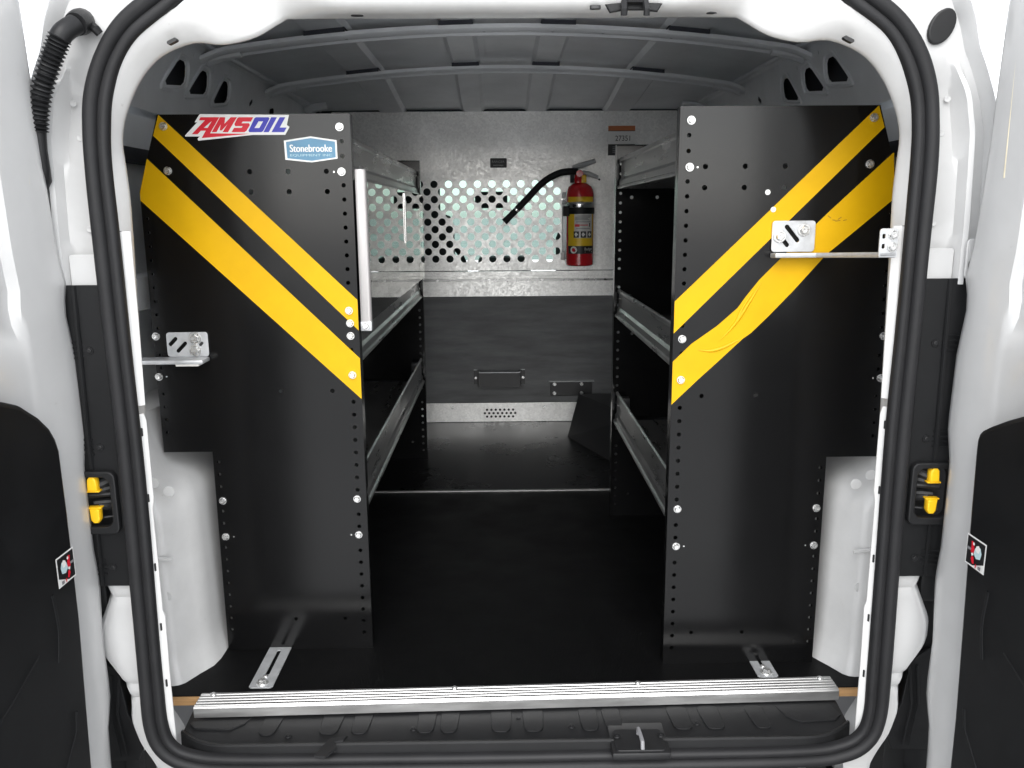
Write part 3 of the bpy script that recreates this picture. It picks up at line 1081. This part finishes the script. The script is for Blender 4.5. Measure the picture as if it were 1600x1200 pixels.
for s in (-1, 1):
    for yy in (.40, 3.5):
        wh = MB().add(lathe([(.20, -.09), (.29, -.095), (.315, -.07), (.318, .0), (.315, .07), (.29, .095), (.20, .09)], 0, 0, 32), TYRE,
                      lambda p, yy=yy, s=s: (s*.78+p[2], yy+p[0], GZ+.318+p[1])).obj('tyre', van, recalc=True)
        MB().add(lathe([(.0001, -.05), (.08, -.06), (.20, -.075), (.205, .075), (.08, .06), (.0001, .05)], 0, 0, 24), SGREY,
                 lambda p, yy=yy, s=s: (s*.78+p[2], yy+p[0], GZ+.318+p[1])).obj('wheel_rim', wh, recalc=True)

# ================================================================== BULKHEAD
bk = thing('bulkhead_partition', (0, 1.8, 0), 'galvanised steel bulkhead with perforated window across the cargo bay', 'partition')
YB = 1.8
holes = []
pitch, vp = .0512, .0262
z0 = .867
for j in range(11):
    for i in range(-9, 5):
        x = -.252+.0512*(i+4)+(.0256 if j % 2 else 0)
        if -.52 < x < .27:
            holes.append(circ(x, z0-j*vp, .0131, 18))
holes.append(circ(.333, .88, .004, 6))
up = plate('upper_panel', [(-.66, .563), (.66, .563), (.66, 1.0), (.60, 1.113), (-.60, 1.113), (-.66, 1.0)], holes, YB, .002, GALV, bk)
MB().add(prism([(-.66, .545), (.66, .545), (.66, .5605), (-.66, .5605)], YB-.012, YB+.004), GALV).obj('top_lip', bk)
plate('rail_band', [(-.66, .4705), (.66, .4705), (.66, .5440), (-.66, .5440)], (), YB-.004, .003, GALV, bk)
lipm = MB().add(prism([(-.66, .526), (.66, .526), (.66, .533), (-.66, .533)], YB-.020, YB-.006), TRAY).obj('rail_channel', bk)
for x in (-.246, -.06, .130, .32):
    bolt(SCREW, 'screw', (x, YB-.020, .5300), lipm)
plate('lower_panel', [(-.66, .0755), (.66, .0755), (.66, .4695), (-.66, .4695)], (), YB, .004, PANEL_D, bk)
kh = []
for j in range(3):
    for i in range(8 if j == 1 else 7):
        kh.append(circ(-.083+.0162*i+(0 if j == 1 else .0081), .048-j*.0130, .0048, 10))
kp = plate('kick_plate', [(-.66, .003), (.66, .003), (.66, .0745), (-.66, .0745)], kh, YB-.006, .002, GALV, bk)
box('kick_plate_backing', -.13, .08, YB+.006, YB+.010, .0, .07, SBLACK, bk)
for x in (-.203, .137):
    bolt(BOLT, 'bolt', (x, YB-.007, .058), kp)
# hat-section bracket
hb = MB()
yh = YB-.06
hp = [(-.122, YB-.004), (-.105, YB-.004), (-.101, yh), (.046, yh), (.050, YB-.004), (.067, YB-.004)]
hp2 = [(-.122, YB-.0065), (-.1075, YB-.0065), (-.1035, yh-.003), (.0485, yh-.003), (.0525, YB-.0065), (.067, YB-.0065)]
poly = hp+hp2[::-1]
hb.add(fill(poly, (), .052), BLACK_IN, XY(.172))
hb.add(fill(poly, (), .0025), ZINCP, XY(.1995))
hbo = hb.obj('step_bracket', bk)
for x in (-.115, .060):
    bolt(SCREW, 'screw', (x, YB-.007, .170), hbo)
# black bracket with four bolts
bb = plate('latch_bracket', rrect(.161, .101, .315, .154, .004), (), YB-.010, .010, BLACK_IN, bk, .0015)
box('bracket_lip', .155, .322, YB-.022, YB-.003, .1545, .1575, ZINCP, bb)
for x in (.176, .276):
    for z in (.145, .111):
        bolt(BOLT, 'bolt', (x, YB-.016, z), bb)
# little black plate with lettering
lb = MB()
lb.add(fill(rrect(-.0525, .9225, .006, .955, .003), (), .001), SBLACK, XZ(YB-.002))
lb.add(text('RANGER', .008, .044), SGREY, XZ(YB-.0030, -.024, .943))
lb.add(fill([(-.042, .930), (-.006, .930), (-.006, .932), (-.042, .932)], (), 0), SGREY, XZ(YB-.003))
lb.obj('name_label', bk, smooth=0)
# warning tag, orange top
wt = MB()
wt.add(fill([(.362, .962), (.456, .962), (.456, 1.062), (.362, 1.062)], (), .0006), SBLACK, XZ(YB-.0025))
wt.add(fill([(.362, 1.000), (.456, 1.000), (.456, 1.044), (.362, 1.044)], (), 0), SWHITE, XZ(YB-.0032))
wt.add(fill([(.362, 1.046), (.456, 1.046), (.456, 1.062), (.362, 1.062)], (), 0), SORANGE, XZ(YB-.0032))
wt.add(text('27351', .018, .052), SBLACK, XZ(YB-.0037, .413, 1.020))
for k in range(4):
    wt.add(fill([(.378, .992-.006*k), (.44, .992-.006*k), (.44, .990-.006*k), (.378, .990-.006*k)], (), 0), SGREY, XZ(YB-.0037))
wt.obj('warning_tag', bk, smooth=0)
rows = []
for i in range(31):
    x = -.66+1.32*i/30
    rows.append([(x, YB+.012, 1.0 if abs(x) > .6 else 1.10), (x, YB+.012, roofz(x, YB)+.03), (x, YB+.03, roofz(x, YB)+.03)])
MB().add(grid(rows), PAD).obj('light_block_strip', bk)  # dark strip added to stop cab light coming over the bulkhead
# uprights closing the sides
for s in (-1, 1):
    box('side_post', s*.60, s*.664, YB-.03, YB-.003, 0, .99, GREY, bk, .003)

# ================================================================== SHELVING UNITS
PAN = [(.254, .0), (.254, .918), (.556, .918), (.594, .800), (.594, .368), (.512, .368), (.512, .0)]
HP = .0222


def hole_cols(s):
    hs_ = []
    z = .808
    while z > .02:
        if not any(abs(z-b) < .009 for b in (.565, .499, .281, .215, .607)):
            hs_.append(circ(s*.2685, z, .0036, 8))
        z -= HP
    for z in (.876, .853):
        hs_.append(circ(s*.2685, z, .0036, 8))
    z = .350
    while z > .03:
        if not any(abs(z-b) < .009 for b in (.281, .215)):
            hs_.append(circ(s*.503, z, .0030, 8))
        z -= HP
    z = .78
    while z > .385:
        if not any(abs(z-b) < .009 for b in (.567, .499)):
            hs_.append(circ(s*.5855, z, .0026, 8))
        z -= HP
    for x in (.295, .356, .417):
        for z in (.830, .7985):
            hs_.append(circ(s*x, z, .0042, 10))
    for x in (.303, .390):
        hs_.append(circ(s*x, .472, .0038, 8))
        hs_.append(circ(s*(x-.002), .0585, .0034, 8))
    return hs_


def unit(s, Y0, Y1, label):
    u = thing('shelving_unit', (s*.40, (Y0+Y1)/2, 0), label, 'shelving', 'steel shelving units along the van walls')
    hl = hole_cols(s)
    near = MB()
    near.add(fill([(s*x, z) for x, z in PAN], hl, .002), BLACK, XZ(Y0))
    # folded return flanges (aisle edge, top, outer edges)
    pp_ = [(s*x, z) for x, z in PAN]
    for (a, b) in ((0, 1), (1, 2), (2, 3), (3, 4), (4, 5), (5, 6)):
        (xa, za), (xb, zb) = pp_[a], pp_[b]
        near.add(([(xa, Y0+.0005, za), (xb, Y0+.0005, zb), (xb, Y0+.022, zb), (xa, Y0+.022, za)], [[0, 1, 2, 3]]), BLACK)
    np_ = near.obj('end_panel', u, smooth=0)
    far = MB()
    far.add(fill([(s*x, z) for x, z in PAN], hl, .002), BLACK, XZ(Y1))
    for (a, b) in ((0, 1), (1, 2), (2, 3), (3, 4)):
        (xa, za), (xb, zb) = pp_[a], pp_[b]
        far.add(([(xa, Y1-.0005, za), (xb, Y1-.0005, zb), (xb, Y1-.022, zb), (xa, Y1-.022, za)], [[0, 1, 2, 3]]), BLACK)
    far.obj('end_panel', u, smooth=0)
    # back sheets
    box('back_panel', s*.5885, s*.5905, Y0+.024, Y1-.024, .50, .80, BLACK_IN, u)
    box('back_panel', s*.5060, s*.5080, Y0+.024, Y1-.024, .26, .36, BLACK_IN, u)
    # trays
    for zb, zt, xb in ((.818, .889, .555), (.516, .583, .585), (.254, .331, .500)):
        a = .2635
        poly = [(a+.002, zt), (a+.004, zt), (a+.004, zb+.024), (a+.000, zb+.019), (a+.000, zb+.004), (xb, zb+.004), (xb, zb+.03), (xb+.002, zb+.03),
                (xb+.002, zb), (a-.006, zb), (a-.007, zb+.002), (a-.006, zb+.006), (a-.0025, zb+.008), (a-.0015, zb+.019), (a+.002, zb+.025), (a+.002, zt-.012), (a-.001, zt-.009), (a-.001, zt-.002)]
        tr = MB().add(prism([(s*x, z) for x, z in poly], Y0+.0235, Y1-.0235), TRAY).obj('tray', u, smooth=0, recalc=True)
        for yy in (Y0+.05, Y1-.04):
            bolt(SCREW, 'screw', (s*(a+.0045), yy, zb+.045), tr, '-X' if s > 0 else '+X')
        MB().add(boxvf(min(s*(a+.006), s*(a+.03)), max(s*(a+.006), s*(a+.03)), Y1-.050, Y1-.024, zb+.006, zt-.012, .001), ZINCP if zb > .7 else BLACK_IN).obj('tray_end_cap', tr)
    # stripes
    st1 = [(.5535, .9175), (.5645, .886), (.2545, .574), (.2545, .6245)]
    st2 = [(.5775, .8510), (.5935, .798), (.5935, .786), (.2545, .4575), (.2545, .5270)]
    yf = Y0-.0016
    MB().add(fill([(s*x, z) for x, z in st1], (), .0006), YELLOW, XZ(yf)).obj('yellow_stripe', np_, smooth=0)
    if s < 0:
        MB().add(fill([(s*x, z) for x, z in st2], (), .0006), YELLOW, XZ(yf)).obj('yellow_stripe', np_, smooth=0)
    else:
        # wrinkled lower stripe: measured outline
        pxs = [(1050, 565), (1080, 537), (1120, 509), (1152, 481), (1165, 463), (1186, 437), (1223, 400), (1260, 364), (1300, 326), (1350, 280), (1396, 238)]
        pxl = [(1397, 310), (1340, 357), (1290, 398), (1240, 453), (1200, 494), (1173, 520), (1160, 529), (1120, 566), (1090, 593), (1048, 632)]
        ol = [at(a, b, 1, Y0) for a, b in pxs+pxl]
        ol = [(min(.593, max(.2545, q.x)), q.z) for q in ol]
        mb = MB().add(fill(ol, (), .0006), YELLOW, XZ(yf))
        wr = mb.obj('yellow_stripe', np_, smooth=0)
        wr['label'] = 'yellow tape stripe with wrinkled bubbled middle'
        for line, r in ((((1190, 441), (1172, 470), (1158, 492), (1145, 510), (1128, 529)), .0028), (((1177, 455), (1160, 482), (1148, 505), (1124, 533)), .0020),
                        (((1090, 547), (1112, 548), (1132, 542), (1156, 530)), .0024)):
            pts = [at(a, b, 1, yf) for a, b in line]
            sp_ = smooth_path(pts, 4)
            K_ = len(sp_)
            MB().add(tube(sp_, [r*(.25+math.sin(math.pi*i/(K_-1))) for i in range(K_)], 8), YELLOW).obj('tape_wrinkle', np_)
    # bolts
    bl = [(.547, .900), (.546, .832), (.2705, .8975), (.2705, .829), (.268, .565), (.268, .499), (.589, .567), (.590, .499), (.501, .280), (.501, .2145), (.270, .281), (.270, .2155)]
    if s < 0:
        bl += [(.269, .607), (.268, .586)]
    for x, z in bl:
        bolt(BOLT, 'bolt', (s*x, Y0-.001-(.0012 if z > .45 and s*x*0 == 0 else 0), z), np_)
    if s > 0:
        for x, z in ((.392, .791), (.402, .765)):
            bolt(RIVET, 'rivet', (x, Y0-.002, z), np_)
    for x, z in ((.283, .829), (.487, .2145), (.283, .2155), (.578, .499)):
        MB().add(circv(0, 0, .0014, 8), ZINC, (lambda X, Z: (lambda p: (X+p[0], Y0-.0013, Z+p[1])))(s*x, z)).obj('pin_hole', np_)
    return u, np_


uL, pL = unit(-1, .146, 1.32, 'longer black steel shelving unit with two logo stickers on left wall')
uR, pR = unit(1, .078, .80, 'shorter black steel shelving unit with wrinkled yellow stripe on right wall')
pL['label'] = 'black end panel with yellow stripes and two stickers'

MARK = mat('brown_scuff', (.20, .10, .01), .6)
mk = MB()
for a, b, l, an in ((1296, 339, .008, -35), (1303, 344, .006, -10), (1309, 345, .010, 8), (1312, 341, .008, 35), (1320, 344, .007, 15)):
    q = at(a, b, 1, .0760)
    mk.add(fill(slot(q.x, q.z, l*.7, .0010, an), (), 0), MARK, XZ(.0756))
mk.obj('scuff_mark', pR, smooth=0)

# --- clear door of the left unit
cdoor = MB().add(boxvf(-.2500, -.2470, .170, 1.295, .578, .818, .0006), ACRYL).obj('clear_door', uL, smooth=0)
hd = MB()
hd.add(prism([(-.2535, 0), (-.2535, .0)], 0, 0) if False else boxvf(-.2515, -.2380, .150, .166, .576, .834, .002), HANDLE)
hd.add(tube([(-.2385, .156, .577), (-.2385, .156, .833)], .0056, 12), HANDLE)
hdo = hd.obj('door_handle_bar', uL)
MB().add(boxvf(-.252, -.2335, .1495, .166, .572, .588, .0015), ZINCP).obj('lock_plate', hdo)
bolt(BOLT, 'bolt', (-.243, .1485, .581), hdo)
a, b = at(632, 302, 0, -.2455), at(633, 380, 0, -.2455)
MB().add(tube([(-.2460, a.y, a.z), (-.2452, a.y, a.z-.006), (-.2452, a.y, b.z+.006), (-.2460, a.y, b.z)], .0022, 6), CHROME).obj('pull_handle', cdoor)
bolt(SCREW, 'screw', (-.2468, a.y+.02, a.z-.02), cdoor, '+X')

# --- stickers
YS = .1442


def zpoly(pl, ox, oy, k):
    out = []
    for x, y in pl:
        q = at(ox+x/k, oy+y/k, 1, YS)
        out.append((q.x, q.z))
    return out


sk = MB()
k = 1600/300
L_ = lambda pl: zpoly(pl, 280, 160, k)
sk.add(fill(L_([(170, 98), (915, 104), (897, 188), (920, 204), (884, 270), (612, 271), (160, 319), (153, 303), (172, 284), (50, 284), (48, 276), (150, 166), (128, 166)]), (), .0004), SWHITE, XZ(YS))
A_ = [(178, 124), (335, 124), (258, 258), (590, 262), (188, 298), (222, 236), (180, 236), (155, 265), (105, 265), (215, 150), (165, 150)]
sk.add(fill(L_(A_), [L_([(272, 156), (205, 213), (238, 213)])], 0), SRED, XZ(YS-.0005))
sk.add(fill(L_([(340, 124), (385, 124), (378, 178), (430, 124), (482, 124), (408, 248), (362, 248), (402, 182), (356, 234), (338, 234), (346, 184), (312, 248), (272, 248)]), (), 0), SRED, XZ(YS-.0005))
sk.add(fill(L_([(496, 124), (618, 124), (598, 160), (530, 160), (520, 174), (582, 174), (590, 188), (562, 236), (545, 248), (437, 248), (458, 212), (520, 212), (530, 198), (468, 198), (460, 182), (484, 134)]), (), 0), SRED, XZ(YS-.0005))
sk.add(fill(L_([(640, 124), (745, 124), (753, 136), (700, 240), (685, 248), (585, 248), (578, 236), (628, 132)]), [L_([(662, 158), (700, 158), (668, 214), (628, 214)])], 0), SBLUE, XZ(YS-.0005))
sk.add(fill(L_([(768, 124), (815, 124), (747, 248), (702, 248)]), (), 0), SBLUE, XZ(YS-.0005))
sk.add(fill(L_([(838, 124), (885, 124), (838, 210), (896, 210), (874, 248), (770, 248)]), (), 0), SBLUE, XZ(YS-.0005))
o = sk.obj('logo_sticker', pL, smooth=0)
o['label'] = 'white sticker lettered AMSOIL in red and blue'
sk = MB()
sk.add(fill(L_([(872, 318), (1095, 283), (1312, 315), (1320, 468), (1105, 500), (885, 478)]), (), .0004), SWHITE, XZ(YS))
sk.add(fill(L_([(890, 330), (1095, 297), (1298, 327), (1305, 458), (1105, 487), (902, 466)]), (), 0), STEAL, XZ(YS-.0004))
c = L_([(1098, 385), (920, 385), (1280, 385), (1100, 350), (1100, 420), (1100, 442)])
tf0 = XZ(YS-.0009, c[0][0], c[0][1])
for ddx in (-.0005, 0, .0005):
    sk.add(text('Stonebrooke', c[3][1]-c[4][1]-.0015, (c[2][0]-c[1][0])*.97), SWHITE, XZ(YS-.0009-ddx*.4, c[0][0]+ddx, c[0][1]+.0005))
sk.add(text('EQUIPMENT INC', .0042, (c[2][0]-c[1][0])*.97), SCYAN, XZ(YS-.0009, c[0][0], c[5][1]))
o = sk.obj('logo_sticker', pL, smooth=0)
o['label'] = 'blue hexagonal sticker lettered Stonebrooke'

# --- wall and floor brackets
def wall_bracket(u, s, x0, x1, z0, z1, Yf, slots, bolts, xbar):
    q = MB()
    q.add(fill([(p[0], p[1]) for p in rrect(min(s*x0, s*x1), z0, max(s*x0, s*x1), z1, .005)], slots, .003, .0006), ZINCP, XZ(Yf))
    o = q.obj('mounting_bracket', u)
    a, b = s*(x0-.0005), s*xbar
    if s < 0:
        MB().add(boxvf(min(a, b), max(a, b), Yf-.034, Yf+.0015, z0-.0075, z0-.0002, .0024), ZINCP).obj('bracket_bar', o)
    for x, z in bolts:
        bolt(BIGB, 'bolt', (s*x, Yf-.0016, z), o)
    return o


b1 = wall_bracket(uL, -1, .503, .571, .533, .574, .1415, [slot(-.5605, .5585, .013, .0062, 45), slot(-.5470, .5490, .018, .0062, 45)], [(.5235, .5640), (.5245, .5440)], .650)
MB().add(boxvf(-.548, -.5105, .110, .139, .522, .5262, .001), SCREAM).obj('bracket_tab', b1)
MB().add(fill(slot(-.514, .5545, .004, .0045, 45), (), .0006), SBLACK, XZ(.1394)).obj('bracket_slot', b1)
b2 = wall_bracket(uR, 1, .401, .468, .7005, .748, .0735, [slot(.4322, .7285, .027, .0066, -50), slot(.4215, .7155, .012, .0064, -50)], [(.4125, .7245), (.4495, .7340)], .594)
qa, qb = at(1374, 357, 1, -.114), at(1399, 400, 1, -.114)
tb = MB().add(fill(rrect(qa.x, qb.z, qb.x, qa.z, .004), [rrect(qa.x+.0035, qb.z+.023, qa.x+.0075, qb.z+.029, .001), rrect(qa.x+.0035, qb.z+.010, qa.x+.0075, qb.z+.016, .001)], .003, .0006), ZINCP, XZ(-.1165)).obj('bracket_tab', b2)
MB().add(fill([(.4005, .049), (.4005, .0735), (.486, .0735), (.512, .0), (qb.x, -.108), (qb.x, -.118), (qa.x, -.118), (.470, .020), (.462, .049)], (), .0075, .002), ZINCP, lambda p: (p[0], p[1], .6962+p[2]+.049*(.049-p[1]))).obj('bracket_arm', b2)
for z in (qb.z+.028, qb.z+.012):
    bolt(BOLT, 'bolt', (qb.x-.0075, -.1182, z), tb)
# floor straps
for u, s, x0, x1, y0, y1, sl in ((uL, -1, .3995, .4385, .0155, .20, [slot(-.4185, .095, .075, .0065, 90)]), (uR, 1, .4040, .4385, .0265, .14, [slot(.421, .085, .05, .006, 90)])):
    o = MB().add(fill([(s*x, yy) for x, yy in ((x0, y0+.004), (x0+.004, y0), (x1-.004, y0), (x1, y0+.004), (x1, y1), (x0, y1))], sl, .0024, .0005), ZINCP, XY(.0024)).obj('floor_strap', u)
    c = s*(x0+x1)/2
    bolt(BIGB, 'bolt', (c, y0+.013, .0036), o, '+Z')
    bolt(SCREW, 'screw', (c, y0+.032, .0036), o, '+Z')

# ================================================================== FIRE EXTINGUISHER
EY = YB-.062
q0, q1 = at(884, 415, 1, EY), at(928, 290, 1, EY)
ex = (q0.x+q1.x)/2
er = (q1.x-q0.x)/2
zb = q0.z
zt = q1.z
fe = thing('fire_extinguisher', (ex, EY, zb), 'red fire extinguisher with yellow label and black hose strapped to bulkhead', 'fire extinguisher')
cyl = MB().add(lathe([(.0001, zb+.003), (er*.9, zb), (er, zb+.004), (er, zt-.030), (er*.96, zt-.016), (er*.83, zt-.003), (er*.55, zt+.007), (er*.34, zt+.010), (.0001, zt+.010)], ex, EY, 40), RED).obj('cylinder', fe, smooth=50)


def wrap(z0, z1, a0, a1, k, mt, n=20):
    """band on the cylinder, angles measured from the camera-facing side (deg, + = right)"""
    rr = er+.0004*k
    rows = []
    for z in (z0, z1):
        rows.append([(ex+rr*math.sin(R_(a0+(a1-a0)*i/n)), EY-rr*math.cos(R_(a0+(a1-a0)*i/n)), z) for i in range(n+1)])
    return grid(rows), mt


H = zt-zb
lab = MB()
zz = lambda t: zb+(zt+.010-zb)*t       # 0 bottom .. 1 shoulder top
for args in ((zz(.245), zz(.83), -60, 62, 1, SYEL), (zz(.15), zz(.245), -58, 66, 1, SBLACK), (zz(.34), zz(.63), -28, 52, 2, SCREAM), (zz(.71), zz(.755), -50, 60, 3, SCREAM)):
    lab.add(*wrap(*args))
for k3 in range(3):
    lab.add(*wrap(zz(.345), zz(.42), -30+29*k3, -8+29*k3, 3, SBLACK, 6))
    lab.add(*wrap(zz(.36), zz(.405), -24+29*k3, -16+29*k3, 4, SWHITE, 4))
    lab.add(*wrap(zz(.375), zz(.39), -26+29*k3, -12+29*k3, 4, SWHITE, 4))
lab.add(*wrap(zz(.475), zz(.505), -25, -6, 3, SRED, 5))
lab.add(*wrap(zz(.49), zz(.50), -6, 30, 3, SRED, 5))
lab.add(*wrap(zz(.475), zz(.52), 36, 41, 3, SBLACK, 3))
for k3, (t0, a, b) in enumerate(((.60, -14, 46), (.585, -24, 40), (.57, -24, 30), (.555, -24, 34), (.53, -20, 44), (.45, -20, 40))):
    lab.add(*wrap(zz(t0), zz(t0+.007), a, b, 3, SGREY, 8))


def onwrap(vf, ang, z, k):
    v, f = vf
    rr = er+.0004*k
    return [(ex+rr*math.sin(R_(ang)+p[0]/er), EY-rr*math.cos(R_(ang)+p[0]/er), z+p[1]) for p in v], f


lab.add(onwrap(circv(0, 0, .0125, 16), -30, zz(.197), 3), SWHITE)
lab.add(onwrap(circv(0, 0, .0060, 10), -30, zz(.197), 4), SRED)
lab.add(onwrap(text('Badger', .0125, .034), 36, zz(.203), 3), SWHITE)
lab.add(onwrap(([(-.016, -.001, 0), (.016, -.001, 0), (.016, .0012, 0), (-.016, .0012, 0)], [[0, 1, 2, 3]]), 36, zz(.172), 3), SCREAM)
lab.obj('printed_label', cyl, smooth=60)
# strap and clamp
sb = MB()
zs = zz(.665)
sb.add(lathe([(er+.0012, zs-.011), (er+.0022, zs-.010), (er+.0022, zs+.010), (er+.0012, zs+.011)], ex, EY, 40), PLAST)
sbo = sb.obj('mounting_strap', fe)
MB().add(lathe([(er+.0012, zz(.70)), (er+.002, zz(.705)), (er+.002, zz(.765)), (er+.0012, zz(.77))], ex, EY, 40), CHROME).obj('steel_band', fe)
MB().add(boxvf(ex-er-.012, ex-er+.014, EY-.030, EY-.006, zs-.018, zs+.016, .002), PLAST).obj('strap_buckle', sbo)
MB().add(tube([(ex-er-.018, EY-.01, zs+.040), (ex-er-.002, EY-.012, zs+.040), (ex-er-.002, EY-.012, zs+.024), (ex-er-.014, EY-.012, zs+.024)], .0022, 6), CHROME).obj('latch_wire', sbo)
MB().add(boxvf(ex-er-.010, ex+er*.5, EY+er*.9, YB-.002, zb+.02, zt-.02, .002), ZINCP).obj('wall_hanger', fe)
MB().add(boxvf(ex-er-.014, ex-er-.004, EY+.02, YB-.002, zb+.018, zb+.046, .002), SWHITE).obj('hanger_foot', fe)
# valve and levers
vz = zt+.010
vl = MB()
vl.add(lathe([(.014, vz-.002), (.015, vz+.014), (.013, vz+.018), (.013, vz+.034), (.0001, vz+.036)], ex-.006, EY, 14), RED)
vl.add(tube([(ex-.004, EY-.012, vz+.030), (ex-.004, EY-.026, vz+.030)], .012, 12), RED)
vo = vl.obj('valve_body', fe)
MB().add(boxvf(ex+.004, ex+.020, EY-.016, EY-.012, vz, vz+.026, .0005), SYEL).obj('inspection_tag', vo)
MB().add(tube([(ex-.022, EY, vz+.036), (ex-.022, EY, vz+.052), (ex+.010, EY, vz+.060), (ex+.052, EY, vz+.074)], [.006, .008, .009, .007], 8), ZINCP).obj('top_lever', vo)
MB().add(tube([(ex+.008, EY, vz+.036), (ex+.030, EY, vz+.030), (ex+.062, EY, vz+.018)], [.006, .008, .006], 8), ZINCP).obj('lower_lever', vo)
MB().add(boxvf(ex-.034, ex-.022, EY-.010, EY+.010, vz, vz+.034, .002), PLAST).obj('hose_holder', vo)
# hose
hp_ = [(ex-.010, EY-.004, vz+.038)]+[tuple(at(a, b, 1, EY-.012)) for a, b in ((880, 269), (862, 276), (845, 288), (828, 306), (808, 327))]
hs2 = MB().add(tube(smooth_path(hp_, 6), .0115, 12), PLAST).obj('hose', fe)
na, nb, nc = at(811, 324, 1, EY-.012), at(806, 329, 1, EY-.012), at(788, 347, 1, EY-.012)
MB().add(tube([na, nb], .0108, 12), CHROME).obj('ferrule', hs2)
MB().add(tube([nb, nc], [.0105, .0115], 12), PLAST).obj('nozzle', hs2)

# ================================================================== BLACK COVER in the far right corner
A, B = Vector((.208, 1.57, .002)), Vector((.32, 1.27, .002))
C, Dp = Vector((.262, 1.735, .118)), Vector((.40, 1.30, .135))
v = [A, B, Dp, C, Vector((.60, 1.27, .002)), Vector((.60, 1.30, .135)), Vector((.60, 1.735, .118)), Vector((.60, 1.735, .002)), Vector((.235, 1.735, .002))]
f = [[0, 1, 2, 3], [1, 4, 5, 2], [3, 2, 5, 6], [4, 7, 6, 5], [0, 3, 8], [8, 3, 6, 7], [0, 8, 7, 4, 1]]
mb = MB().add(([tuple(p) for p in v], f), BLACK_IN)
o = mb.obj('sloping_cover', None, smooth=0, recalc=True)
o['label'] = 'black sloping cover on the floor in the back right corner'
o['category'] = 'cover'
